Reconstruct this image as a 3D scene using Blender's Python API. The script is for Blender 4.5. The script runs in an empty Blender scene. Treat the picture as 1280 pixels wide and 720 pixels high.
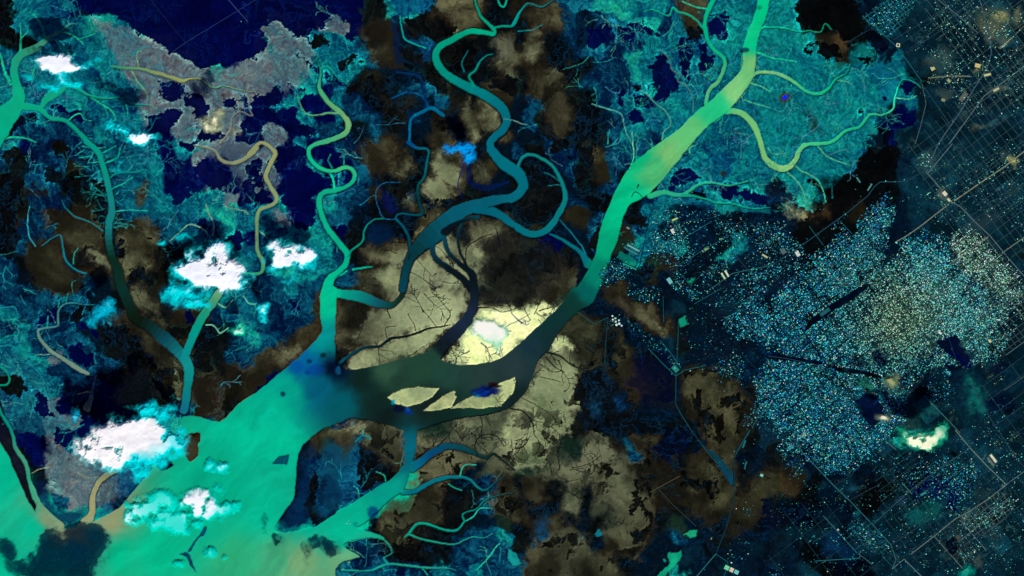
import bpy, math, random
import numpy as np

# ------------------------------------------------------------------ map frame
S = 30.0                      # metres of ground per map unit
MW, MH = 1280, 720            # extent of the mapped delta, map units
PAD = 60
CAM_H = 110000.0
rnd = random.Random(7)
XS = np.arange(-PAD, MW + PAD + 1, dtype=np.float32)
YS = np.arange(-PAD, MH + PAD + 1, dtype=np.float32)
NX, NY = len(XS), len(YS)
X, Y = np.meshgrid(XS, YS)
SUN_AZ = np.array([22.0, 57.0]); SUN_AZ /= np.linalg.norm(SUN_AZ)   # map direction towards the sun (y down the map)
SUN_EL = math.radians(45)

def wx(x): return (x - MW / 2) * S
def wy(y): return -(y - MH / 2) * S

# ------------------------------------------------------------------ noise
def lattice(seed, n=256):
    return np.random.RandomState(seed).rand(n, n).astype(np.float32)

def vnoise(x, y, scale, seed):
    L = lattice(seed); n = L.shape[0]
    u, v = x / scale + 37.3 + seed * 3.1, y / scale + 91.7 + seed * 1.7
    iu, iv = np.floor(u).astype(np.int32), np.floor(v).astype(np.int32)
    fu, fv = u - iu, v - iv
    fu = fu * fu * (3 - 2 * fu); fv = fv * fv * (3 - 2 * fv)
    a, b = L[iv % n, iu % n], L[iv % n, (iu + 1) % n]
    c, d = L[(iv + 1) % n, iu % n], L[(iv + 1) % n, (iu + 1) % n]
    return (a * (1 - fu) + b * fu) * (1 - fv) + (c * (1 - fu) + d * fu) * fv

def fbm(x, y, scale, seed, octaves=5, gain=0.55):
    out = 0.0; amp = 1.0; tot = 0.0
    for o in range(octaves):
        out = out + amp * vnoise(x, y, scale / (2.03 ** o), seed + 17 * o)
        tot += amp; amp *= gain
    return out / tot            # 0..1, mean 0.5

def norm01(a, k=3.2):
    return np.clip((a - 0.5) * k * 0.5 + 0.5, 0, 1)

def sstep(a, b, x):
    t = np.clip((x - a) / (b - a), 0, 1)
    return t * t * (3 - 2 * t)

WX = (fbm(X, Y, 40, 1, 6, 0.6) - .5)
WY = (fbm(X, Y, 40, 2, 6, 0.6) - .5)
EDGE = fbm(X + WX * 20, Y + WY * 20, 12, 8, 5, .66)
FX = (fbm(X, Y, 9, 3, 3, 0.65) - .5)
FY = (fbm(X, Y, 9, 4, 3, 0.65) - .5)

TILE = {}
for _j, _row in enumerate(("ABCD", "EFGH", "IJKL", "MNOP")):
    for _i, _c in enumerate(_row):
        TILE[_c] = (320 * _i, 180 * _j)

def P(tile, s):
    """outline points written in quarter units of one sheet of the map -> map units"""
    ox, oy = TILE[tile]
    return [(ox + float(a.split(',')[0]) / 4, oy + float(a.split(',')[1]) / 4) for a in s.split()]

def inside(poly, x, y):
    r = np.zeros(x.shape, bool)
    n = len(poly)
    for i in range(n):
        x0, y0 = poly[i]; x1, y1 = poly[(i + 1) % n]
        if y0 == y1: continue
        c = (y0 > y) != (y1 > y)
        r ^= c & (x < (x1 - x0) * (y - y0) / (y1 - y0) + x0)
    return r

def segdist(x, y, x0, y0, x1, y1):
    dx, dy = x1 - x0, y1 - y0
    L = dx * dx + dy * dy + 1e-9
    t = np.clip(((x - x0) * dx + (y - y0) * dy) / L, 0, 1)
    return np.hypot(x - x0 - t * dx, y - y0 - t * dy), t

def box(x0, y0, x1, y1):
    a = int(max(0, math.floor(x0 + PAD))); b = int(min(NX, math.ceil(x1 + PAD) + 1))
    c = int(max(0, math.floor(y0 + PAD))); d = int(min(NY, math.ceil(y1 + PAD) + 1))
    return slice(c, max(c, d)), slice(a, max(a, b))

def polymask(poly, warp=6.0, fine=2.0, soft=1.0, rough=0.0):
    """coverage 0..1 of a polygon with ragged edge; returns (slices, coverage)"""
    m = warp * .5 + fine + soft + 3 + rough * .5
    xs = [p[0] for p in poly]; ys = [p[1] for p in poly]
    sl = box(min(xs) - m, min(ys) - m, max(xs) + m, max(ys) + m)
    x = X[sl] + WX[sl] * warp + FX[sl] * fine; y = Y[sl] + WY[sl] * warp + FY[sl] * fine
    if x.size == 0: return sl, np.zeros(x.shape, np.float32)
    ins = inside(poly, x, y)
    d = np.full(x.shape, 1e9, np.float32)
    for i in range(len(poly)):
        x0, y0 = poly[i]; x1, y1 = poly[(i + 1) % len(poly)]
        d = np.minimum(d, segdist(x, y, x0, y0, x1, y1)[0])
    sd = np.where(ins, d, -d) + (EDGE[sl] - .5) * rough
    polymask.sd = sd
    return sl, sstep(-soft * .5, soft * .5, sd).astype(np.float32)

def smooth(pts, per=5):
    """Catmull-Rom through tuples of any length"""
    p = [np.array(q, float) for q in pts]
    if len(p) < 3: 
        return [p[0] + (p[-1] - p[0]) * t for t in np.linspace(0, 1, per + 1)]
    out = []
    for i in range(len(p) - 1):
        p0 = p[i - 1] if i else 2 * p[0] - p[1]
        p3 = p[i + 2] if i + 2 < len(p) else 2 * p[-1] - p[-2]
        p1, p2 = p[i], p[i + 1]
        for k in range(per):
            t = k / per
            out.append(.5 * (2 * p1 + (p2 - p0) * t + (2 * p0 - 5 * p1 + 4 * p2 - p3) * t * t + (3 * p1 - p0 - 3 * p2 + p3) * t ** 3))
    out.append(p[-1])
    return out

# ------------------------------------------------------------------ base land cover, one letter per 20-unit square
COVER = {
'A': "kttttddddddnnnnn kttttTTtdddnnnnn kktttttttyydnnnn tttttttttyyydnnn ttttttttyyyyyTyy tttttttttynnyyyy tttttttttyyyyyyy tbtbbbttttnyyyyn bbbbbbtttbnyyyyn",
'B': "nnnbnnkkTTbOOOkk nynnyykoodkoOokk yyytttbkodbkkkkE ytttttBbodkkkdkE yttttttbddkkdkko ynttnbkokbbokkpk nttnntbkoodbokpp nnntntbbobdodppk yyntbbkbOddOdEkp",
'C': "oOObBTTTttbOtttt kOObdbBtTbtottttt kOkbdbBbtttbtttt pOkkbBbTtttttttt kpookbbTtttttttt kpoobbbttttttttt dbookbtttttttttt dbookdbttttttttt ddbkokbtbttttttt",
'D': "ttkkkddsssssssss ttkkkkssssssssss tttoOkddssssssss ttttokkdtsssssss ttttttddtsssssss tttttttdbkssssss tttttttdtsssssss ttttttTnnsssssss ttttttdnssssssss",
'E': "tnbobbbbbbnttynn bkbBobtbbtnnynny kdBbkdtbbtnnnynn oobbbkkbbbttttyn oobOoooobbbttTTt obbboookOObbtttn kboooooeOOkktttn bkoodoOepkobbtTt bdkoobdeOkobbttb",
'F': "yntnnbbOOokppkdd ynntnnbkOokkpkod ynnntbbdkkkppkdd ntnntbbOkbkOEkdk tyntbbdkkkoEOkkp tttttdkddkOEkkpk ttTttbkoOOOEEppE bTTttbkoEEOkEEEk bbtbbbgoOEEkEEEk",
'G': "bkbbkObbbttttttt kkdbkobbtttttttt kkddkbbkbttttttt kddbbkkkbttttttt kkdoobbkttdddddd oodddbobtdddddtd EodddbettttddTtd Eododdgteodddddd EoEEddgdoddddddd",
'H': "ttttttdkssssssss ttttttkkdsssssss dttkkkkkssssssss ddTtkokkbsssssss ddpkkokbbtssssss ddkkkkbbbtssssss ddkkkbbbbtstssss ddkkbbbbbtttssss dddbbbbbtttEssss",
'I': "bbbbbbdkpobBTTtt tbbdbbBbOkkoobtt btbbbdkdoOOekkbt ttbbbbdbkoOOkkbt tttybbbdkooEokbb kttbbbdkdOEokkoO btttbbnnkOEOobOO bttyndnnnobbobOO tbbyybnnbTTTbtgg",  # dark cells up and left of the biggest cloud include its painted shade
'J': "bbbbggOOEEpEEEkE bbbbgOOEEEEpEkpp bbbOgOOOEEEpkkPP bboObkoEEpEkkPPP OOdbbkppeeekEPPP odbbkkeeEEEeEEEe gggbbeeekppepppE gggbeeekpekkekEE gggbbbkOeeeeEEEE",
'K': "kEOedkOddddsdddd PpEedddOOdtddddd PPeOOodkOOkddddd peEPEOOddtkddddd eEEpEkOokdtddddd eEppkkoOokkOOodd eEEEkodOokdOOoko EPEEobbkddkoOOod pEEkodddkkkkOOod",
'L': "ddbkbttEEEEsssss bbkkbttEEEEEssss bbkbtttEEEEEEsss ddbtttEEEEEnEsss kddtttttttnnnsss ddkkkkkkddsdssss bttttEsEEddtssss bbttttnEEddstsss bbttttdsEsssssss",
'M': "knnybbTTTTTOgggg gknyyyyTTTTgkggg ggkyyyyyybbggggg ggdyyyyybbbggggg gggbyyydybgggggg gggggggggggggggg gggggggggggggggg gggggggggggggggg gggggggggggggggg",
'N': "ggdoeObEEbEEEEEP ggdbeebkObOOEEEp gddbkBBkkgOOkdEE ggdbkBBbbgOOdbbO ggdbkBbgggOOkkbO gddddggkkoOokdde ggggggbkoEokbbbt gggggtbbkokkbbbb ggpppBbbBbbtbtbb",
'O': "EPEeEEobOkkdOOkd PPEepEEbOOkOOpdd eeEpEOpOOoOOpOkd kOkEkEEppoOOOOko OkkEkEEpOokoOokd koOkdkEEOkedokok kbEEbkEEodbddkdd bOEEEdoEkddtkdds bOOEOookddTddsdd",
'P': "ddttdsssTTssssss kdbbtssssdssssss oodbsddsbnssssss ookdtdkksnnnssss okkdddkssstnssss kkdsdtsssttsssss dsssdtttssssssss ddkdsttsssssssss ddskkkssssssssss",
}
KEYS = "kndbBtTgyoOpPeEscC"
PAIR = {   # two tones of every cover (display values)
'k': ((1, 3, 6), (8, 14, 16)), 'n': ((1, 3, 38), (2, 8, 70)), 'd': ((1, 7, 18), (3, 22, 38)),
'b': ((1, 12, 44), (8, 86, 110)), 'B': ((2, 44, 80), (14, 118, 132)), 't': ((0, 50, 88), (10, 134, 126)),
'T': ((0, 84, 104), (24, 168, 138)), 'g': ((0, 178, 140), (4, 190, 148)), 'y': ((44, 76, 94), (112, 124, 124)),
'o': ((8, 9, 7), (46, 38, 24)), 'O': ((26, 22, 14), (96, 74, 46)), 'p': ((66, 66, 48), (134, 126, 94)),
'P': ((160, 165, 112), (224, 220, 150)), 'e': ((8, 26, 22), (32, 52, 40)), 'E': ((46, 54, 42), (108, 112, 84)),
's': ((2, 17, 30), (6, 37, 47)), 'c': ((2, 18, 34), (9, 50, 64)), 'C': ((12, 36, 44), (36, 66, 66)),
}
rows = []
for trow in ("ABCD", "EFGH", "IJKL", "MNOP"):
    parts = [COVER[c].split() for c in trow]
    for r in range(9):
        ln = []
        for c, p in zip(trow, parts):
            q = (p[r] + 's' * 16)[:16]
            if c in 'BC' or (c == 'F' and r < 5): q = q.replace('p', 'O').replace('E', 'o')
            if c in 'GJF': q = q.replace('g', 'd' if c == 'G' else 'b' if c == 'J' and r > 3 else 'O')
            if c in 'LP' or (c == 'H' and r > 3): q = q.replace('t', 'c').replace('E', 'C').replace('b', 'd')
            elif c == 'H': q = q[:7] + q[7:].replace('t', 'c').replace('b', 'd')
            elif c in 'KO': q = q[:8] + q[8:].replace('t', 'c')
            ln.append(q)
        rows.append(''.join(ln))
CG = np.array([[KEYS.index(ch) for ch in r] for r in rows])       # 36 x 64

QX, QY = fbm(X, Y, 70, 30, 5, .55) - .5, fbm(X, Y, 70, 31, 5, .55) - .5
RX_, RY_ = fbm(X + QX * 120, Y + QY * 120, 60, 33, 5, .55) - .5, fbm(X + QX * 120, Y + QY * 120, 60, 34, 5, .55) - .5
gx = np.clip((X + WX * 30 + RX_ * 26 + FX * 5) / 20 - .5, 0, 62.999); gy = np.clip((Y + WY * 30 + RY_ * 26 + FY * 5) / 20 - .5, 0, 34.999)
ix, iy = gx.astype(np.int32), gy.astype(np.int32)
fx, fy = gx - ix, gy - iy
fx = fx * fx * (3 - 2 * fx); fy = fy * fy * (3 - 2 * fy)
tsw = fbm(X + RX_ * 150, Y + RY_ * 150, 34, 40, 6, .6)       # swirled twice over
fil = np.clip(1 - np.abs(fbm(X + RX_ * 110, Y + RY_ * 110, 26, 45, 5, .6) - .5) * 9, 0, 1)   # filaments
streak = fbm((X * .8 + Y * .6) * .45 + RX_ * 70, (Y * .8 - X * .6) * 1.2 + RY_ * 70, 14, 60, 5, .6)
cloudy = fbm(X + QX * 60, Y + QY * 60, 46, 80, 4, .42)
swl = fbm(X + RX_ * 120, (Y + RY_ * 120) * 1.5, 50, 85, 4, .45)
fine = fbm(X, Y, 5, 90, 3, .7)
ridge = 1 - np.abs(fbm(X + FX * 6, Y + FY * 6, 22, 95, 4, .55) - .5) * 7
ridge = np.clip(ridge, 0, 1)
num = np.zeros((NY, NX, 3), np.float32); den = np.zeros((NY, NX), np.float32)
best = np.full((NY, NX), -1, np.float32); cls = np.zeros((NY, NX), np.int8)
for k, ch in enumerate(KEYS):
    oh = (CG == k).astype(np.float32)
    if not oh.any(): continue
    w = (oh[iy, ix] * (1 - fx) + oh[iy, ix + 1] * fx) * (1 - fy) + (oh[iy + 1, ix] * (1 - fx) + oh[iy + 1, ix + 1] * fx) * fy
    w = np.where(w > .002, w + (fbm(X, Y, 18, 200 + 9 * k, 4, .6) - .5) * 1.15, 0)
    w = np.clip(w, 0, 2) ** (3.4 if ch in 'tTbBny' else 1.7 if ch in 'kOopPEe' else 2.2)
    a, b = (np.array(c, np.float32) for c in PAIR[ch])
    if ch in 'tTbB': t = np.clip(norm01(.5 * tsw + .4 * streak + .1 * fine, 5.4) + (fil - .3) * .1, 0, 1)
    elif ch in 'OoPpEe': t = norm01(.62 * cloudy + .32 * swl + .06 * fine, 4.6)
    elif ch == 'y': t = norm01(.5 * streak + .5 * tsw, 3.6)
    else: t = norm01(.5 * tsw + .5 * fine, 3.4)
    num += w[..., None] * (a + (b - a) * t[..., None]); den += w
    up = w > best; best = np.where(up, w, best); cls[up] = k
IMG = num / np.maximum(den, 1e-6)[..., None]
del num, den, gx, gy, fx, fy
bright_vein = np.isin(cls, [KEYS.index(c) for c in 'tTB'])
IMG += (np.maximum(ridge ** 3 * .4 * (fine > .42), fil ** 3 * .36) * bright_vein)[..., None] * np.array((14, 46, 36), np.float32)
dark_vein = np.isin(cls, [KEYS.index(c) for c in 'EO'])
ridge2 = np.clip(1 - np.abs(fbm(X + FX * 5, Y + FY * 5, 30, 130, 5, .6) - .5) * 14, 0, 1)
IMG *= 1 - (ridge2 ** 2 * dark_vein * .32)[..., None]
ID = np.zeros((NY, NX), np.int16)          # 0 = dry ground
NAMES = {0: ('ground', 'dark blue and brown coastal plain that carries the delta and the city', 'ground')}
flat_ids = np.isin(cls, [KEYS.index(c) for c in 'tTyBb']); mud_ids = np.isin(cls, [KEYS.index(c) for c in 'pPE'])

def new_id(name, label, cat):
    k = len(NAMES); NAMES[k] = (name, label, cat); return k
ID[flat_ids] = new_id('tidal_flat', 'teal and grey tidal flats threaded by creeks on both sides of the main channel', 'tidal flat')
ID[mud_ids] = new_id('mudflat', 'pale tan and olive mudflats with dark branching creeks in the middle of the delta', 'mudflat')

def fill(poly, c0, c1=None, warp=6, fine_=2.5, soft=1.2, op=1.0, tex=None, ident=None, rough=0.0, rim=0.0):
    global IMG
    sl, m = polymask(poly, warp, fine_, soft, rough)
    if rim:
        sd = polymask.sd
        band = (sstep(-6, -.5, sd) * (sd < .8) * sstep(.38, .6, EDGE[sl] * .4 + streak[sl] * .6) * rim)[..., None]
        IMG[sl] = IMG[sl] * (1 + .3 * band) + np.array((12, 52, 46), np.float32) * band
    t = norm01(tsw[sl] if tex is None else tex[sl], 3.5)
    c0 = np.array(c0, np.float32); c1 = np.array(c1 if c1 is not None else c0, np.float32)
    c = c0 + (c1 - c0) * t[..., None]
    m_ = (m * op)[..., None]
    IMG[sl] = IMG[sl] * (1 - m_) + c * m_
    if ident is not None: ID[sl][m > .5] = ident

RIB = []
def ribbon(*a, **k): RIB.append((a, k))
def flush():
    for a, k in RIB: draw_ribbon(True, *a, **k)
    for a, k in RIB: draw_ribbon(False, *a, **k)
    RIB.clear()

def draw_ribbon(banks, pts, cols, ident=None, wob=.8, bank=None, op=1.0, per=5, soft=1.0):
    """channel along points (x, y, width) with colours spread along it; its banks are laid before any channel"""
    if banks and bank is None: return
    sm = smooth(pts, per); n = len(sm)
    cols = [np.array(c, float) for c in cols]
    def colat(t):
        f = t * (len(cols) - 1); i = min(int(f), len(cols) - 2) if len(cols) > 1 else 0
        return cols[0] if len(cols) == 1 else cols[i] + (cols[i + 1] - cols[i]) * (f - i)
    wmax = max(q[2] for q in sm) / 2 + 6
    xs = [q[0] for q in sm]; ys = [q[1] for q in sm]
    sl = box(min(xs) - wmax, min(ys) - wmax, max(xs) + wmax, max(ys) + wmax)
    x, y = X[sl] + FX[sl] * wob * 2, Y[sl] + FY[sl] * wob * 2
    if x.size == 0: return
    bd = np.full(x.shape, 1e9, np.float32); bt = np.zeros(x.shape, np.float32)
    x0_, y0_ = sl[1].start - PAD, sl[0].start - PAD
    for i in range(n - 1):
        a, b = sm[i], sm[i + 1]
        m = max(a[2], b[2], .5) / 2 + 6
        s0 = slice(int(max(0, min(a[1], b[1]) - m - y0_)), int(max(0, max(a[1], b[1]) + m - y0_ + 2)))
        s1 = slice(int(max(0, min(a[0], b[0]) - m - x0_)), int(max(0, max(a[0], b[0]) + m - x0_ + 2)))
        xx, yy = x[s0, s1], y[s0, s1]
        if xx.size == 0: continue
        d, t = segdist(xx, yy, a[0], a[1], b[0], b[1])
        sd = d - np.maximum(a[2] + (b[2] - a[2]) * t, .3) / 2 * (.8 + .4 * EDGE[sl][s0, s1])
        up = sd < bd[s0, s1]
        bd[s0, s1] = np.where(up, sd, bd[s0, s1]); bt[s0, s1] = np.where(up, (i + t) / (n - 1), bt[s0, s1])
    lut = np.array([colat(t) for t in np.linspace(0, 1, 64)], np.float32)
    c = lut[np.clip((bt * 63).astype(int), 0, 63)]
    tx = 1 + (tsw[sl] - .5) * .16
    if banks:
        bw, bc, bo = bank
        mb = (sstep(bw, 0, bd) * bo * (ID[sl] != est))[..., None]
        IMG[sl] = IMG[sl] * (1 - mb) + np.array(bc, np.float32) * mb
        return
    # channels narrower than the sheet's mesh keep their share of colour
    m = np.clip(.5 - bd / soft, 0, 1) * op * (ID[sl] != est)
    near = np.clip(EB[sl] * 2.2, 0, 1)[..., None]
    c = c * (1 - near) + WCOL[sl] * near
    IMG[sl] = IMG[sl] * (1 - m[..., None]) + c * tx[..., None] * m[..., None]
    if ident is not None: ID[sl][(m > .5)] = ident

def R(tile, s, *cols, name=None, wob=1.0, bank=None, op=1.0, k=.84):
    ox, oy = TILE[tile]
    pts = []
    for a in s.split():
        v = [float(q) for q in a.split(',')]
        pts.append((ox + v[0] / 4, oy + v[1] / 4, max(.9, v[2] / 4 * k)))
    ident = new_id(*name) if name else None
    ribbon(pts, cols, ident, wob, bank, op)

def dendrite(x, y, ang, length, w, col, depth=3, bank=None, op=.9, r=rnd, spread=.7):
    """a branching tidal creek growing from (x, y)"""
    pts = [(x, y, w)]; a = ang; n = max(3, int(length / 3.2)); kids = []
    for i in range(n):
        a += r.gauss(0, .22); x += math.cos(a) * length / n; y += math.sin(a) * length / n
        ww = w * (1 - .75 * (i + 1) / n)
        pts.append((x, y, max(.55, ww)))
        if depth > 0 and i > 0 and r.random() < .5:
            kids.append((x, y, a + r.choice((-1, 1)) * r.uniform(.4, spread + .4), length * r.uniform(.3, .55) * (1 - .4 * i / n), max(.55, ww * .7)))
    ribbon(pts, [col], None, .5, bank, op, per=2)
    for q in kids: dendrite(*q, col, depth - 1, bank, op, r, spread)
# ------------------------------------------------------------------ patches of the land
NAVY = ((1, 3, 40), (2, 6, 66)); BLACK = ((2, 3, 5), (8, 10, 12)); BLK2 = ((1, 4, 10), (3, 10, 34))
BRN = ((24, 19, 11), (78, 58, 36)); PALE = ((112, 114, 82), (184, 178, 128)); CREAM = ((196, 196, 128), (238, 232, 168))
OLIVE = ((56, 58, 42), (122, 116, 86)); DTEAL = ((3, 44, 70), (6, 78, 100))
lag = new_id('salt_marsh', 'ragged navy and black marsh patches among the grey and teal flats', 'salt marsh')
for tile, pts, c0, c1, op in [
 ('A', "480,90 620,140 760,200 900,290 960,345 1120,340 1290,310 1500,130 1560,200 1560,330 1440,470 1290,480 1200,560 1290,720 1380,800 1370,980 1240,1000 1120,800 960,760 860,690 720,620 700,480 620,360", (56, 84, 100), (112, 122, 122), .8),
 ('C', "1290,-20 1040,40 1000,250 1080,420 900,560 800,700 900,700 1290,700", (0, 84, 104), (14, 148, 132), .55),
 ('D', "-20,-20 140,0 150,150 220,260 400,300 400,230 480,200 560,280 640,330 745,400 755,460 650,540 600,600 510,600 500,690 470,740 420,860 280,920 200,980 100,900 -20,800", (0, 84, 104), (14, 148, 132), .75),
 ('E', "560,20 780,20 820,160 830,300 1000,480 1290,500 1290,700 1000,560 900,480 760,350 640,320", (0, 66, 98), (14, 136, 132), .6),
 ('I', "-20,270 60,290 160,390 240,480 280,620 360,720 100,740 -20,560", (2, 66, 98), (40, 118, 124), .5),
]:
    fill(P(tile, pts), c0, c1, warp=24, fine_=6, soft=12, rough=20, op=op, tex=.5 * tsw + .5 * streak)
CITYDARK = ((2, 8, 26), (3, 14, 44))
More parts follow.
